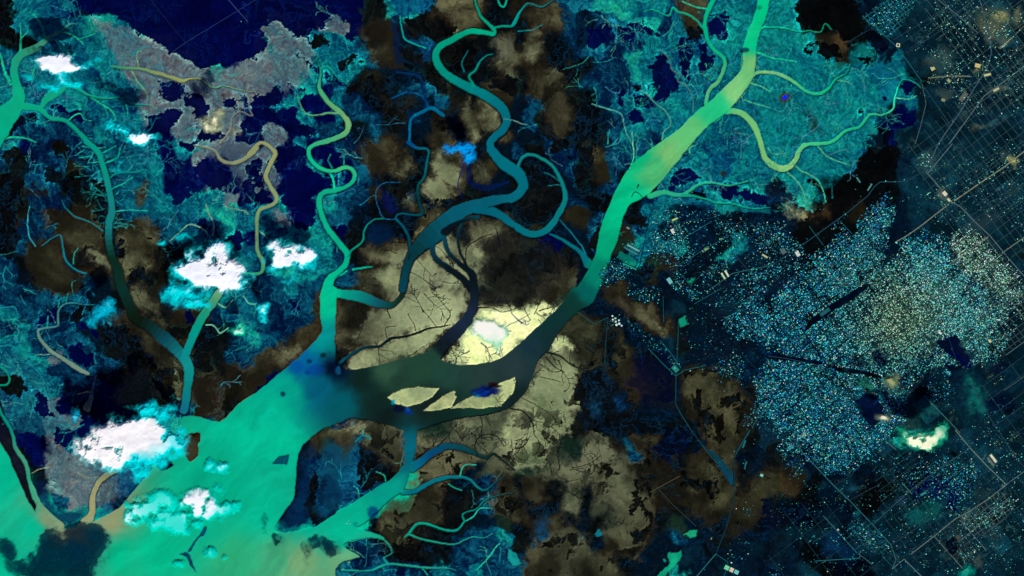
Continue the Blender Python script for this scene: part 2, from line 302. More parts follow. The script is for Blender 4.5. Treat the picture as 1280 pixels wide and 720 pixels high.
for tile, col, pts in [
 ('A', NAVY, "330,-40 1340,-40 1340,270 1230,320 1150,335 1000,330 950,335 915,275 860,258 740,180 640,130 500,70 420,58 380,80 350,30"),
 ('A', BLACK, "-60,-60 75,-60 60,60 72,150 80,195 40,190 -60,175"),
 ('A', NAVY, "785,405 850,395 920,440 890,500 840,512 800,470"), ('A', NAVY, "920,450 990,440 1040,490 1040,560 1000,640 950,580 940,500"),
 ('A', NAVY, "745,580 800,570 870,560 912,568 860,640 850,700 790,690 738,640"), ('A', NAVY, "1130,510 1180,468 1230,490 1245,530 1200,520 1170,560 1140,550"),
 ('A', NAVY, "1000,640 985,720 1080,720 1115,690 1080,672"), ('A', NAVY, "1200,610 1290,560 1290,730 1180,720"), ('A', BLK2, "30,640 90,590 160,562 195,580 110,620 40,682"),
 ('A', NAVY, "280,545 330,535 420,600 400,620 330,580"),
 ('B', NAVY, "-40,-40 530,-40 520,120 490,210 450,215 455,120 400,50 330,100 310,140 250,180 200,185 180,150 90,125 60,150 20,160 -40,190"),
 ('B', BLACK, "280,165 330,175 355,215 300,235 270,205"), ('B', BLACK, "385,300 450,290 515,305 480,330 430,335"), ('B', NAVY, "355,385 420,405 470,430 380,442"),
 ('B', NAVY, "220,440 280,448 330,500 335,550 270,562 235,530 218,480"), ('B', NAVY, "-10,480 60,450 140,450 130,500 60,540 -10,540"),
 ('B', NAVY, "-10,560 120,545 205,560 240,615 335,640 280,690 200,705 120,640 50,600"), ('B', NAVY, "210,285 290,330 312,372 265,350"), ('B', NAVY, "150,440 190,440 195,480 160,470"),
 ('B', BLACK, "450,440 600,385 620,430 530,440 480,480"), ('B', BLACK, "740,100 880,40 960,90 1000,150 900,200 840,190 760,190 735,150"), ('B', BLACK, "730,215 850,280 830,330 740,330"),
 ('B', BLACK, "860,330 940,400 960,480 900,450 860,400"), ('B', BLACK, "1020,200 1060,180 1150,200 1180,230 1120,270 1050,340 1000,360 940,330 920,270"), ('B', BRN, "530,150 660,190 670,330 600,320 540,250"),
 ('B', BRN, "900,40 1080,30 1090,120 1040,140 960,110 880,80"), ('B', ((70, 78, 70), (110, 108, 84)), "1190,180 1300,190 1300,310 1200,300 1180,240"), ('B', OLIVE, "1170,290 1290,310 1290,380 1200,350"), ('B', OLIVE, "1110,500 1150,470 1215,560 1225,640 1150,650 1140,560"),
 ('B', OLIVE, "1030,560 1060,500 1090,600 1120,680 1080,700"), ('B', BLACK, "1160,380 1290,390 1290,480 1230,460 1180,440"),
 ('C', NAVY, "985,120 1000,80 1050,55 1085,75 1100,120 1085,190 1030,218 1000,205"), ('C', NAVY, "825,210 850,190 890,230 900,300 895,390 880,412 845,380 825,300"),
 ('C', NAVY, "950,230 975,215 990,255 1010,280 985,340 950,362 938,320"), ('C', NAVY, "685,330 720,300 760,275 795,300 800,360 840,400 830,450 790,470 770,525 720,510 680,460 690,400"),
 ('C', NAVY, "610,480 660,455 715,520 715,550 650,545 605,510"), ('C', NAVY, "505,505 545,450 570,520 530,540"), ('C', NAVY, "560,560 640,545 655,600 610,630 580,610"), ('C', BLK2, "600,425 640,430 640,450 600,440"),
 ('C', BRN, "80,90 130,40 210,20 250,40 230,80 150,125 90,125"), ('C', OLIVE, "90,170 130,150 180,175 150,195 100,190"), ('C', BRN, "815,-20 960,-20 945,150 900,120 870,70 830,50"), ('C', BLACK, "880,150 950,160 950,200 890,200"),
 ('C', OLIVE, "70,230 150,210 160,260 110,300 60,270"), ('C', ((66, 66, 50), (104, 100, 76)), "170,360 290,320 300,360 230,440 180,430"), ('C', BLACK, "230,320 340,310 350,360 300,470 330,520 420,540 430,640 380,740 210,740 150,620 190,540 280,460"),
 ('C', ((44, 40, 28), (72, 64, 44)), "180,560 240,470 300,540 310,640 230,700 190,640"),
 ('C', NAVY, "350,140 440,110 520,130 500,220 420,260 380,220"), ('C', NAVY, "520,120 640,105 740,150 720,175 620,160 560,230 530,200"),
 ('D', BLACK, "145,0 440,-30 490,110 460,180 400,210 350,200 330,160 280,130 180,130 150,140"), ('D', BLK2, "440,-30 500,60 450,90 600,200 560,260 490,190"), ('D', BLACK, "210,200 270,195 340,230 385,260 375,300 320,300 250,275 205,255"),
 ('D', BLACK, "455,290 500,265 535,280 530,310 490,305"), ('D', DTEAL, "530,300 640,340 660,400 600,470 560,440 520,370"), ('D', NAVY, "670,440 700,405 745,410 750,440 700,470"), ('D', NAVY, "580,490 620,485 615,520 580,515"),
 ('D', BLK2, "450,590 470,550 480,580 460,610"), ('D', BLK2, "560,620 640,650 620,700 540,730 520,690"), ('D', ((24, 40, 38), (30, 60, 60)), "205,570 240,580 255,660 225,670"),
 ('E', BLACK, "20,30 80,20 160,60 110,90 40,100 20,70"), ('E', BLACK, "-30,170 90,150 130,200 100,250 110,300 60,300 100,380 110,480 60,570 -30,560"), ('E', BRN, "140,225 200,212 222,250 150,255"), ('E', BLACK, "205,130 240,115 320,170 385,150 390,220 420,290 430,325 380,300 330,250 300,210"),
 ('E', ((80, 50, 26), (108, 70, 38)), "215,340 265,330 280,385 245,380 240,400"), ('E', ((60, 40, 22), (96, 64, 36)), "680,240 710,205 730,240 725,280 705,295 678,280"),
 ('E', NAVY, "820,150 880,160 960,230 995,260 960,270 890,305 840,280 822,220"), ('E', NAVY, "965,85 1040,80 1060,130 1140,150 1120,200 1125,250 1060,245 1000,190 970,140"), ('E', NAVY, "1205,190 1290,170 1290,300 1240,300 1210,250"), ('E', NAVY, "1125,470 1150,440 1220,445 1220,540 1160,550 1120,530"),
 ('E', NAVY, "790,20 850,30 880,60 900,110 840,150 800,80"), ('E', NAVY, "880,-10 980,0 970,35 900,30"), ('E', NAVY, "1230,130 1290,80 1290,160 1240,160"), ('E', NAVY, "1010,370 1050,385 1055,440 1020,430"),
 ('E', ((66, 48, 28), (120, 92, 60)), "600,485 690,440 690,370 740,370 780,420 770,500 720,560 770,620 740,640 690,600 640,640 575,540 640,600 660,560 620,500"), ('E', BLACK, "565,490 600,485 665,530 630,585 570,560"), ('E', BLACK, "650,640 700,590 750,680 740,730 640,730"),
 ('E', ((48, 38, 24), (92, 72, 48)), "310,390 360,365 450,400 515,440 510,480 450,520 380,530 330,500 320,450"), ('E', ((36, 32, 20), (66, 62, 44)), "140,540 200,510 310,550 390,640 370,730 180,730 150,640"), ('E', BLACK, "380,540 430,500 520,540 545,600 470,640 400,640 370,590"), ('E', PALE, "450,535 510,545 545,590 550,615 490,590"), ('E', BRN, "400,640 520,600 550,630 480,660"),
 ('E', BLACK, "700,455 740,440 745,480 710,490"), ('E', BLACK, "450,180 520,200 540,300 545,380 520,430 450,390 490,290"),
 ('F', NAVY, "95,20 250,20 260,60 190,80 130,140 80,120"), ('F', NAVY, "160,150 220,95 300,130 380,170 370,210 300,240 290,330 290,380 240,420 180,400 200,330 130,290 150,220"), ('F', NAVY, "-10,140 30,150 50,220 90,280 40,310 -10,310"), ('F', NAVY, "300,70 320,10 430,40 440,100 380,130 330,110"), ('F', NAVY, "440,130 475,140 480,180 440,200"), ('F', NAVY, "375,420 450,410 440,520 410,490"),
 ('F', BRN, "520,40 560,-20 740,0 690,80 640,150 570,160 540,100"), ('F', OLIVE, "700,110 760,60 800,120 760,180 690,165"), ('F', PALE, "890,60 930,40 980,90 1020,100 1025,190 980,195 920,160 880,110"), ('F', ((120, 118, 88), (176, 168, 124)), "830,200 870,165 930,190 990,240 930,290 860,260 820,230"),
 ('F', BLACK, "830,270 930,300 1010,250 1060,200 1050,290 960,330 860,350"), ('F', OLIVE, "730,245 780,240 800,270 790,320 740,320"), ('F', ((10, 16, 70), (12, 30, 110)), "640,240 690,260 695,340 660,345 635,310"), ('F', BLACK, "670,215 740,210 790,230 720,290 690,260"),
 ('F', ((3, 22, 50), (4, 40, 84)), "560,410 640,400 690,420 680,500 600,510 540,480"), ('F', PALE, "560,700 600,620 680,610 730,700 720,740 560,740"), ('F', ((88, 72, 50), (132, 116, 84)), "520,520 560,505 640,560 690,560 650,600 560,580"),
 ('F', ((5, 8, 9), (44, 46, 38)), "1110,490 1180,440 1290,460 1290,700 1200,690 1120,640 1150,560"), ('F', ((90, 92, 74), (150, 150, 116)), "800,560 880,570 960,640 1050,720 790,735 770,640"), ('F', ((108, 112, 88), (158, 158, 122)), "900,560 900,520 960,560 1030,660 1020,670 940,610"),
 ('F', OLIVE, "1060,400 1180,390 1280,440 1130,470 1060,520 1040,450"), ('F', OLIVE, "1110,100 1150,120 1160,180 1100,180 1090,140"),
 ('G', BLACK, "100,110 240,190 240,260 170,400 60,400 0,360 60,300 95,220 80,150"), ('G', BLACK, "80,20 200,10 300,100 310,190 330,220 370,150 340,80 270,0 420,-10 400,120 330,110 300,60 250,40"), ('G', BLACK, "360,250 520,240 525,270 460,350 450,480 380,560 370,520 430,440 440,330 380,290"), ('G', NAVY, "775,180 830,125 890,130 930,170 880,205 810,240 780,220"),
 ('G', BRN, "180,690 270,650 310,605 320,640 280,730 180,730"), ('G', OLIVE, "0,540 50,520 60,580 20,620 -20,600"), ('G', BLACK, "60,500 200,480 300,530 330,600 290,620 170,640 100,600"), ('G', NAVY, "120,440 180,450 270,480 250,540 160,540"), ('G', BLACK, "570,360 660,370 670,410 620,420 560,400"), ('G', BLACK, "650,590 700,600 720,650 660,680 630,640"),
 ('G', NAVY, "1000,220 1130,230 1290,270 1290,300 1200,300 1050,260"), ('G', BLK2, "900,240 960,235 960,265 890,255"),
 ('H', BLACK, "190,160 240,180 280,240 370,160 430,120 500,0 640,20 560,180 490,270 290,400 140,520 120,420 200,360 230,290 290,320 300,260 240,200"), ('H', BRN, "200,350 290,320 300,350 220,370"), ('H', BLK2, "-10,170 60,220 180,340 120,380 60,320 -10,300"), ('H', ((150, 160, 110), (200, 205, 140)), "75,290 95,278 105,310 140,350 180,345 150,362 110,355"),
 ('I', BLACK, "-10,430 70,430 140,490 100,545 30,530 -10,490"), ('I', BRN, "550,150 590,110 630,180 610,200 560,190"), ('I', NAVY, "900,110 990,130 970,200 930,180"), ('I', BLACK, "830,180 970,190 925,285 880,240 830,215"), ('I', OLIVE, "640,10 690,-20 760,60 830,190 770,150 690,100 650,60"), ('I', BLACK, "520,170 620,210 760,260 860,380 880,500 800,480 730,420 600,380 520,330"),
 ('I', ((70, 66, 48), (116, 108, 82)), "700,220 780,240 840,320 860,380 800,400 740,300"), ('I', ((74, 66, 46), (124, 112, 82)), "600,440 700,380 760,410 750,470 810,520 760,560 640,590 580,560"), ('I', BLACK, "760,460 850,440 890,520 900,590 840,560"), ('I', BRN, "820,460 870,450 880,480 830,490"),
 ('I', BRN, "980,420 1030,400 1100,450 1200,470 1190,560 1090,670 1040,640 990,560"), ('I', BLACK, "970,300 1040,330 1040,420 990,440 965,380"), ('I', NAVY, "350,190 390,130 490,230 500,290 440,230"), ('I', NAVY, "290,280 420,300 460,360 430,400 330,330"), ('I', NAVY, "180,520 240,560 290,640 200,650"), ('I', NAVY, "460,610 520,560 540,730 370,730 400,660"), ('I', NAVY, "190,130 300,60 280,160 200,190"), ('I', BLACK, "390,80 470,70 500,110 440,120 400,180 340,170"),
 ('J', BRN, "40,340 150,250 240,205 328,192 325,240 250,300 130,410 20,420 10,370"), ('J', ((76, 62, 42), (108, 92, 66)), "110,310 180,290 230,305 190,350 130,370"), ('J', NAVY, "40,480 120,425 140,430 30,500 0,510"), ('J', NAVY, "170,70 215,85 250,110 230,132 190,100"),
 ('J', ((66, 50, 32), (104, 84, 58)), "405,90 520,90 560,110 520,220 460,290 415,300 400,180"), ('J', ((118, 112, 88), (158, 150, 118)), "560,110 700,90 800,40 1040,20 1050,110 970,180 850,200 640,260 550,285 470,290"), ('J', PALE, "450,390 560,310 680,270 960,190 890,290 800,330 640,370 500,402"), ('J', CREAM, "925,355 1040,230 1115,110 1290,120 1290,320 1170,368 1040,383"),
 ('J', OLIVE, "520,0 720,-10 710,60 670,80 560,35"), ('J', ((5, 8, 9), (44, 46, 38)), "1120,20 1290,0 1290,80 1180,100 1120,80"), ('J', ((90, 84, 64), (150, 140, 104)), "360,715 480,660 560,662 640,690 720,705 700,740 350,740"), ('J', BLACK, "400,300 430,320 420,400 395,370"),
 ('K', CREAM, "-20,130 130,60 240,90 230,110 130,185 0,305 -20,310"), ('K', ((5, 8, 9), (44, 46, 38)), "-20,0 120,-10 180,20 100,70 -20,90"), ('K', CREAM, "200,290 220,245 250,260 240,310 210,318"), ('K', ((84, 94, 68), (150, 152, 106)), "160,360 230,330 340,380 320,440 320,600 290,720 150,720 60,600 20,590 90,490"), ('K', ((58, 62, 42), (108, 108, 74)), "240,210 330,150 430,180 440,290 450,380 320,400 250,330 300,290"),
 ('K', BLACK, "325,460 430,440 560,500 620,600 600,730 320,730"), ('K', ((60, 50, 28), (96, 80, 48)), "480,260 540,270 600,340 560,400 480,380"), ('K', ((58, 48, 28), (112, 92, 52)), "870,430 1010,410 1040,480 1130,480 1160,560 1120,640 1130,730 960,730 930,600 860,520"), ('K', ((70, 58, 40), (120, 98, 66)), "460,0 560,70 690,140 780,210 760,240 660,180 540,110 480,60"), ('K', ((2, 6, 22), (4, 10, 40)), "600,340 800,330 820,580 640,600 580,480"), ('K', PALE, "-20,600 60,620 100,700 70,740 -20,740"), ('K', ((4, 30, 70), (12, 70, 120)), "480,550 560,530 580,590 520,610"), ('K', ((4, 30, 70), (20, 90, 130)), "390,560 430,580 430,650 400,640"),
 ('L', BLK2, "300,90 400,20 490,0 420,60 320,110 230,180 180,220 230,140"), ('L', NAVY, "440,560 510,520 570,590 570,640 510,680 450,590"), ('L', ((2, 40, 44), (6, 66, 62)), "690,600 780,540 850,600 740,700"), ('L', NAVY, "840,270 940,235 975,280 1010,350 980,385 920,330 850,300"), ('L', BLK2, "330,395 440,405 560,440 440,425 340,415"), ('L', BLK2, "-20,320 270,365 250,380 -20,350"), ('L', NAVY, "1110,390 1170,360 1205,400 1170,470 1130,430"),
 ('L', ((4, 60, 62), (14, 100, 84)), "980,450 1030,440 1080,560 1080,640 1030,620"),
 ('M', ((14, 22, 60), (10, 40, 84)), "160,250 200,260 240,340 340,400 440,390 440,420 330,490 270,470 190,350"), ('M', NAVY, "110,20 180,5 200,50 140,110 100,70"), ('M', NAVY, "250,0 390,-20 480,0 350,70 280,50"), ('M', ((40, 60, 74), (70, 88, 96)), "500,290 560,270 590,330 540,370 500,350"), ('M', ((6, 40, 90), (10, 90, 120)), "580,190 700,130 740,210 560,390 500,430 480,400 590,330"),
 ('N', ((3, 32, 72), (6, 56, 94)), "215,160 290,20 300,150 270,240 260,420 310,440 380,400 330,450 150,505 95,490 190,350"), ('N', BLACK, "270,190 300,180 320,250 300,330 290,400 340,440 290,450 260,400"), ('N', ((5, 50, 88), (12, 90, 120)), "300,400 320,250 300,150 350,30 420,60 490,30 560,240 520,320 400,400 330,420"), ('N', BRN, "300,0 490,-20 495,60 450,125 410,70 340,30 300,120"), ('N', BLACK, "500,180 540,30 700,150 700,210 560,280 520,270"), ('N', OLIVE, "530,-10 740,-10 740,150 700,190 600,110 540,60"),
 ('N', ((78, 62, 42), (118, 96, 68)), "800,10 860,60 950,60 1050,90 1100,120 1060,150 1010,220 920,230 840,260 760,290 740,285 790,190 870,130"), ('N', ((54, 44, 28), (92, 76, 50)), "620,400 720,330 830,320 920,350 940,460 850,450 760,510 630,500 600,450"), ('N', ((50, 54, 34), (72, 74, 50)), "690,440 760,430 780,540 760,620 640,540 610,500"), ('N', BLACK, "950,260 1110,260 1120,300 1040,380 1000,490 930,480"), ('N', BLACK, "700,560 800,540 900,590 780,640 690,650"), ('N', OLIVE, "1160,340 1290,290 1290,420 1180,400"),
 ('O', PALE, "-20,60 110,20 170,0 230,20 190,100 120,190 -20,190"), ('O', ((92, 90, 72), (150, 142, 112)), "240,180 330,120 360,60 490,70 510,120 430,180 300,230 280,300"), ('O', ((60, 60, 44), (124, 118, 88)), "390,240 500,160 640,190 720,280 640,380 540,400 440,340"), ('O', ((56, 52, 36), (112, 98, 68)), "560,370 640,300 700,380 690,500 640,640 530,600 500,500 590,440"), ('O', ((58, 46, 24), (100, 78, 44)), "840,330 860,200 960,130 1050,230 1110,330 1090,350 1040,440 900,400"), ('O', ((120, 98, 64), (156, 132, 92)), "880,290 900,240 940,260 930,310"), ('O', ((120, 98, 64), (160, 138, 98)), "985,220 1010,180 1045,230 1020,300"), ('O', ((56, 44, 22), (100, 80, 46)), "960,0 1180,-10 1110,110 1100,190 1000,90"),
 ('O', ((70, 68, 48), (104, 100, 72)), "200,560 290,470 380,520 420,600 520,640 560,740 240,740"), ('O', ((62, 48, 28), (96, 76, 46)), "50,640 120,530 190,570 240,660 200,740 60,740"), ('O', NAVY, "760,-10 880,0 900,60 780,150 690,80"), ('O', ((8, 60, 100), (20, 90, 150)), "125,450 170,420 190,460 150,515 125,490"), ('O', ((44, 34, 18), (74, 58, 32)), "1120,330 1200,250 1290,190 1290,330 1180,480 1080,520"),
 ('P', ((36, 30, 18), (66, 56, 34)), "-10,220 70,180 130,300 60,330 -10,300"), ('P', BLACK, "180,545 240,560 255,610 240,640 200,610"), ('P', BLACK, "270,620 310,640 330,730 280,730"), ('P', BLK2, "330,640 500,620 520,730 340,730"), ('P', BLACK, "450,290 560,250 600,330 510,440 440,350"), ('P', BLK2, "-20,330 220,380 270,400 240,470 -20,480"), ('P', BLK2, "680,190 800,150 800,240 740,260"), ('P', ((4, 56, 62), (10, 92, 88)), "690,410 760,350 850,340 870,420 740,470"), ('P', ((2, 30, 62), (4, 44, 82)), "260,560 330,490 430,590 420,640 300,620"),
 ('F', ((3, 5, 7), (46, 46, 38)), "1120,500 1280,440 1480,500 1580,640 1480,760 1280,780 1160,690"),
 ('F', ((3, 5, 7), (30, 32, 28)), "1180,560 1300,520 1420,600 1440,700 1300,740 1200,680"),
]:
    if tile in 'KLP' and col is NAVY: col = CITYDARK
    if tile in 'O' and col is NAVY: col = BLK2
    fill(P(tile, pts), col[0], col[1], warp=10, fine_=5, soft=2.2 if col in (NAVY, BLACK, BLK2, CITYDARK) else 16, rough=27 if col in (NAVY, BLACK, BLK2, CITYDARK) else 22, op=.94 if col in (NAVY, BLK2, BLACK, CITYDARK) else .78, rim=.42 if col in (NAVY, BLACK, BLK2) and tile in 'ABCDEFGI' else 0, ident=lag if col in (NAVY, BLACK, BLK2) and tile in 'ABCEFGI' else None)
# ------------------------------------------------------------------ open water
WC = np.array([float(v) for v in """0 600 0 178 140 40 660 0 185 145 60 650 128 150 115 100 668 130 150 110 140 652 140 150 110 118 640 150 150 110 82 666 140 150 112 92 688 0 150 140 60 700 0 165 140 120 672 40 150 130 150 690 0 175 130 250 600 0 165 130 300 540 0 185 145
200 690 0 180 135 350 560 0 180 140 330 640 0 187 147 345 703 60 165 120 375 706 112 165 116 430 702 100 165 120 300 700 40 168 118 440 640 0 170 138 480 620 0 150 132 512 560 0 100 120 390 655 0 178 147
410 380 0 185 140 408 420 0 140 140 385 452 0 92 145 360 490 0 165 142 340 510 0 180 145 400 482 0 95 122 430 500 0 88 100 450 470 10 34 30 422 462 0 20 44 470 500 12 36 32 500 470 28 58 46 487 465 46 82 62
520 460 30 65 50 550 470 30 65 55 600 470 34 58 54 640 460 36 56 60 660 430 20 46 56 690 400 10 45 45 715 385 8 50 45 737 365 0 90 84 750 338 0 125 102 762 310 0 165 120 770 270 0 186 132 790 240 0 190 132
815 215 75 180 112 835 195 112 186 112 800 200 0 185 125 862 165 92 190 116 890 140 30 190 126 915 115 122 195 122 937 80 112 190 116 940 60 0 196 136 950 10 0 190 130 540 500 15 30 28 600 515 16 50 40 480 520 10 25 25
640 495 14 32 34 560 520 10 35 30 700 420 14 40 44 280 620 0 168 132 60 710 0 172 134 0 700 0 180 140 240 640 0 170 134 430 662 0 176 140""".split()]).reshape(-1, 5)
def wcol(x, y):
    n = np.zeros(x.shape + (3,), np.float32); d = np.zeros(x.shape, np.float32)
    for px, py, r_, g_, b_ in WC:
        w = ((x - px) ** 2 + (y - py) ** 2 + 30) ** -1.7
        n += w[..., None] * np.array((r_, g_, b_), np.float32); d += w
    return n / d[..., None]
wpoly = [(-60,500),(0,540),(10,540),(60,640),(90,660),(140,640),(160,622),(185,592),(215,560),(225,525),(245,520),(275,527),(295,507),(320,490),(352,465),(380,440),(402,415),(400,397),(402,360),(421,360),(420,382),(420,452),(427,461),(455,460),(495,450),(530,442),(540,435),(550,450),(580,456),(615,452),(640,438),(672,408),(700,382),(715,360),(722,358),(732,343),(745,315),(750,290),(760,260),(775,228),(785,213),(800,197),(825,178),(850,160),(870,140),(888,126),(915,100),(928,84),(929,60),(934,40),(943,20),(947,0),(947,-62),(962,-62),(962,0),(958,20),(951,40),(945,60),(944,84),(938,104),(920,128),(905,143),(885,158),(865,180),(845,205),(818,236),(800,250),(787,256),(778,275),(774,295),(765,318),(760,335),(750,360),(740,379),(722,390),(702,411),(685,438),(672,452),(660,485),(640,507),(615,517),(580,522),(557,527),(525,537),(522,540),(520,560),(515,580),(505,612),(495,620),(480,632),(455,655),(447,660),(475,669),(480,675),(460,672),(440,676),(430,682),(440,690),(450,697),(430,702),(420,712),(420,782),(-62,782)]
isles = [
 ('island', 'broad blue and brown island at the river mouth, bounded by both arms of the estuary', 1.5, [(397,540),(420,530),(440,522),(460,524),(480,530),(507,539),(505,580),(497,590),(482,603),(450,622),(420,642),(392,660),(357,666),(343,663),(342,660),(367,625),(371,577),(377,555)], None),
 ('delta_island', 'grey wedge shaped delta island with a tan channel and clouds above it', 1.0, [(24,520),(33,570),(42,600),(48,622),(60,645),(70,657),(82,662),(92,657),(110,648),(120,650),(140,640),(160,622),(185,590),(225,552),(230,500),(24,500)], None),
 ('sand_spit', 'narrow dark spit along the outer bank of the lower left creek', 1.0, [(-60,480),(0,500),(12,532),(22,560),(34,590),(42,615),(46,632),(44,640),(36,628),(24,600),(10,570),(-2,548),(-60,500)], ((2, 10, 40), (30, 26, 20))),
 ('islet', 'pale almond shaped islet in the dark channel with small dark dots', .6, P('J', "655,545 720,508 810,492 918,502 880,545 820,575 760,592 700,580"), ((130, 146, 106), (186, 188, 128))),
 ('islet', 'long pale islet beside the deep blue pool', .6, P('J', "835,612 880,575 930,545 990,530 1005,545 980,592 900,612"), ((150, 152, 104), (200, 190, 130))),
 ('islet', 'pale islet tapering to a point toward the wide channel bend', .6, P('J', "975,598 1040,560 1150,510 1220,472 1290,446 1300,470 1285,525 1230,590 1130,602 1060,602"), ((150, 156, 104), (206, 204, 138))),
 ('islet', 'thin pale sliver of land above the long islet', .4, P('J', "925,545 985,514 1000,524 945,547"), ((150, 152, 104), (190, 186, 130))),
 ('islet', 'brown rounded islet off the cloud covered shore', 2.0, P('M', "925,30 945,8 1000,8 1000,45 985,60 990,110 945,145 915,90"), ((36, 28, 14), (70, 50, 30))),
 ('islet', 'ragged black patch of painted cloud shade under the edge of the big cloud', 2.5, P('M', "775,150 820,128 860,150 865,170 800,190"), ((2, 6, 26), (4, 16, 40))),  # no land: shade of the long estuary cloud painted onto the water
 ('islet', 'small dark arrow shaped sandbar in the open green water', 1.0, P('M', "892,612 930,598 950,615 965,655 985,700 950,665 935,630"), ((4, 50, 84), (6, 80, 100))),
 ('islet', 'dark wedge shaped sandbar just off the tip of the blue island', 1.2, P('N', "83,160 115,125 166,110 155,165 120,160"), ((4, 60, 84), (6, 88, 100))),
 ('islet', 'faint broken sandbar pointing up from the arrow shaped one', 2.0, P('M', "1030,468 1022,515 990,535 960,590 942,592 985,530"), ((0, 110, 110), (4, 70, 100))),
]
def closed(p): return [tuple(q) for q in smooth(p[-2:] + p + p[:2], 4)[8:-4]]
wpoly = wpoly[:1] + [tuple(q) for q in smooth(wpoly[1:-2], 3)] + wpoly[-2:]
sl, m = polymask(wpoly, 1.6, 2.2, 1.2)
keep = IMG.copy()
wc = wcol(X + WX * 26 + FX * 3, Y + WY * 26 + FY * 3)
wtex = 1 + (fbm(X + WX * 30, Y + WY * 30, 60, 300, 3, .45) - .5) * .14 + (fbm((X * .8 - Y * .6) * .16 + QX * 24, (X * .6 + Y * .8) * 1.0 + QY * 60, 9, 310, 4, .6) - .5) * .2
wc *= wtex[..., None]
IMG[sl] = IMG[sl] * (1 - m[..., None]) + wc[sl] * m[..., None]
# narrow dark shoreline
est = new_id('estuary', 'wide green and dark estuary channel running from the upper right to the lower left', 'water')
ID[sl][m > .5] = est
for nm, lab, wp, poly, col in isles:
    k = new_id(nm, lab, 'island')
    sl, m = polymask(closed(poly) if wp >= 2 else poly, wp * 3, 2.2, 1.1, wp * 1.6)
    src = keep[sl]
    if col:
        t = norm01(.5 * tsw[sl] + .5 * cloudy[sl], 3.4)[..., None]
        src = np.array(col[0], np.float32) * (1 - t) + np.array(col[1], np.float32) * t
    IMG[sl] = IMG[sl] * (1 - m[..., None]) + src * m[..., None]
    ID[sl][m > .5] = k
WCOL = wc; del keep
EB = (ID == est).astype(np.float32)
for ax in (0, 1):       # soft distance to the estuary
    EB = sum(np.roll(EB, k, ax) for k in range(-7, 8)) / 15

# pools, blots and stains that belong to the water and the flats
for x, y, rx, ry, c, op in [(607,490,19,7,(2,18,80),.95),(602,491,11,4,(4,48,140),.8),(596,494,5,3,(2,90,150),.7),(513,514,6,5,(2,40,120),.9),(513,512,3,3,(4,90,170),.7),(618,483,9,3,(4,6,10),.8),(500,511,10,5,(4,10,40),.9),(615,481,6,3,(30,8,14),.8),(492,502,4,3,(0,150,190),.8),(405,442,4,3,(0,16,24),.7),(387,449,4,3,(0,24,44),.6),(353,493,3,3,(0,16,44),.7),(384,465,4,3,(0,50,110),.5),(420,459,10,9,(0,10,36),.8),(422,462,4,6,(10,80,120),.8),(370,458,10,10,(0,70,150),.6),(395,462,14,8,(2,50,140),.5),
      (980,122,8,8,(60,36,30),.8),(980,122,3.5,3.5,(6,50,220),.95),(551,292,4,3,(4,20,26),.9),(903,218,4,4,(36,40,36),.8),(462,549,4,3,(0,120,130),.6),(951,10,3,3,(0,110,80),.6),(930,63,4,4,(0,30,60),.7),(540,110,12,10,(0,0,0),.0),
      (760,180,8,10,(6,30,44),.7),(850,676,10,6,(60,200,130),.0),(576,505,5,2,(60,60,70),.5),(445,655,3,3,(0,120,120),.6),(465,640,7,8,(0,50,110),.75)]:
    if op <= 0: continue
    sl = box(x - rx * 2, y - ry * 2, x + rx * 2, y + ry * 2)
    q = np.hypot((X[sl] - x + WX[sl] * 14 + FX[sl] * 4) / rx, (Y[sl] - y + WY[sl] * 14 + FY[sl] * 4) / ry)
    m = (sstep(1.25, .6, q) * op)[..., None]
    IMG[sl] = IMG[sl] * (1 - m) + np.array(c, np.float32) * m
lagoon = new_id('lagoon', 'bright green ponds in the dark land near the bottom edge', 'lagoon')
for t_, pts, c0, c1 in [('O', "865,510 890,490 925,488 920,520 890,535", (0, 150, 112), (40, 200, 140)), ('O', "780,605 850,590 855,620 810,680 760,730 730,730 790,660", (0, 150, 110), (20, 200, 150)), ('O', "415,510 440,490 455,525 430,540", (0, 110, 130), (10, 140, 160)), ('O', "-20,590 25,600 40,660 10,670 -20,640", (0, 120, 120), (20, 170, 160)),
                        ('G', "545,550 600,570 625,590 610,620 570,600 530,570", (0, 110, 96), (10, 150, 120)), ('G', "560,520 580,505 640,525 630,560 600,565", (6, 80, 90), (10, 110, 100)), ('K', "835,155 875,130 880,180 845,205", (0, 120, 104), (10, 170, 130)), ('G', "870,690 905,660 920,670 890,700", (0, 150, 110), (20, 190, 130))]:
    fill(P(t_, pts), c0, c1, 5, 4, 1.6, .85, ident=lagoon, rough=9)
res = new_id('reservoir', 'narrow green and blue reservoir in brown land beside the dark road', 'reservoir')
fill(P('O', "978,88 1000,88 1062,150 1108,205 1108,268 1095,272 1060,220 1010,140"), (6, 40, 36), (4, 66, 96), 1, .8, 1.2, .95, ident=res)

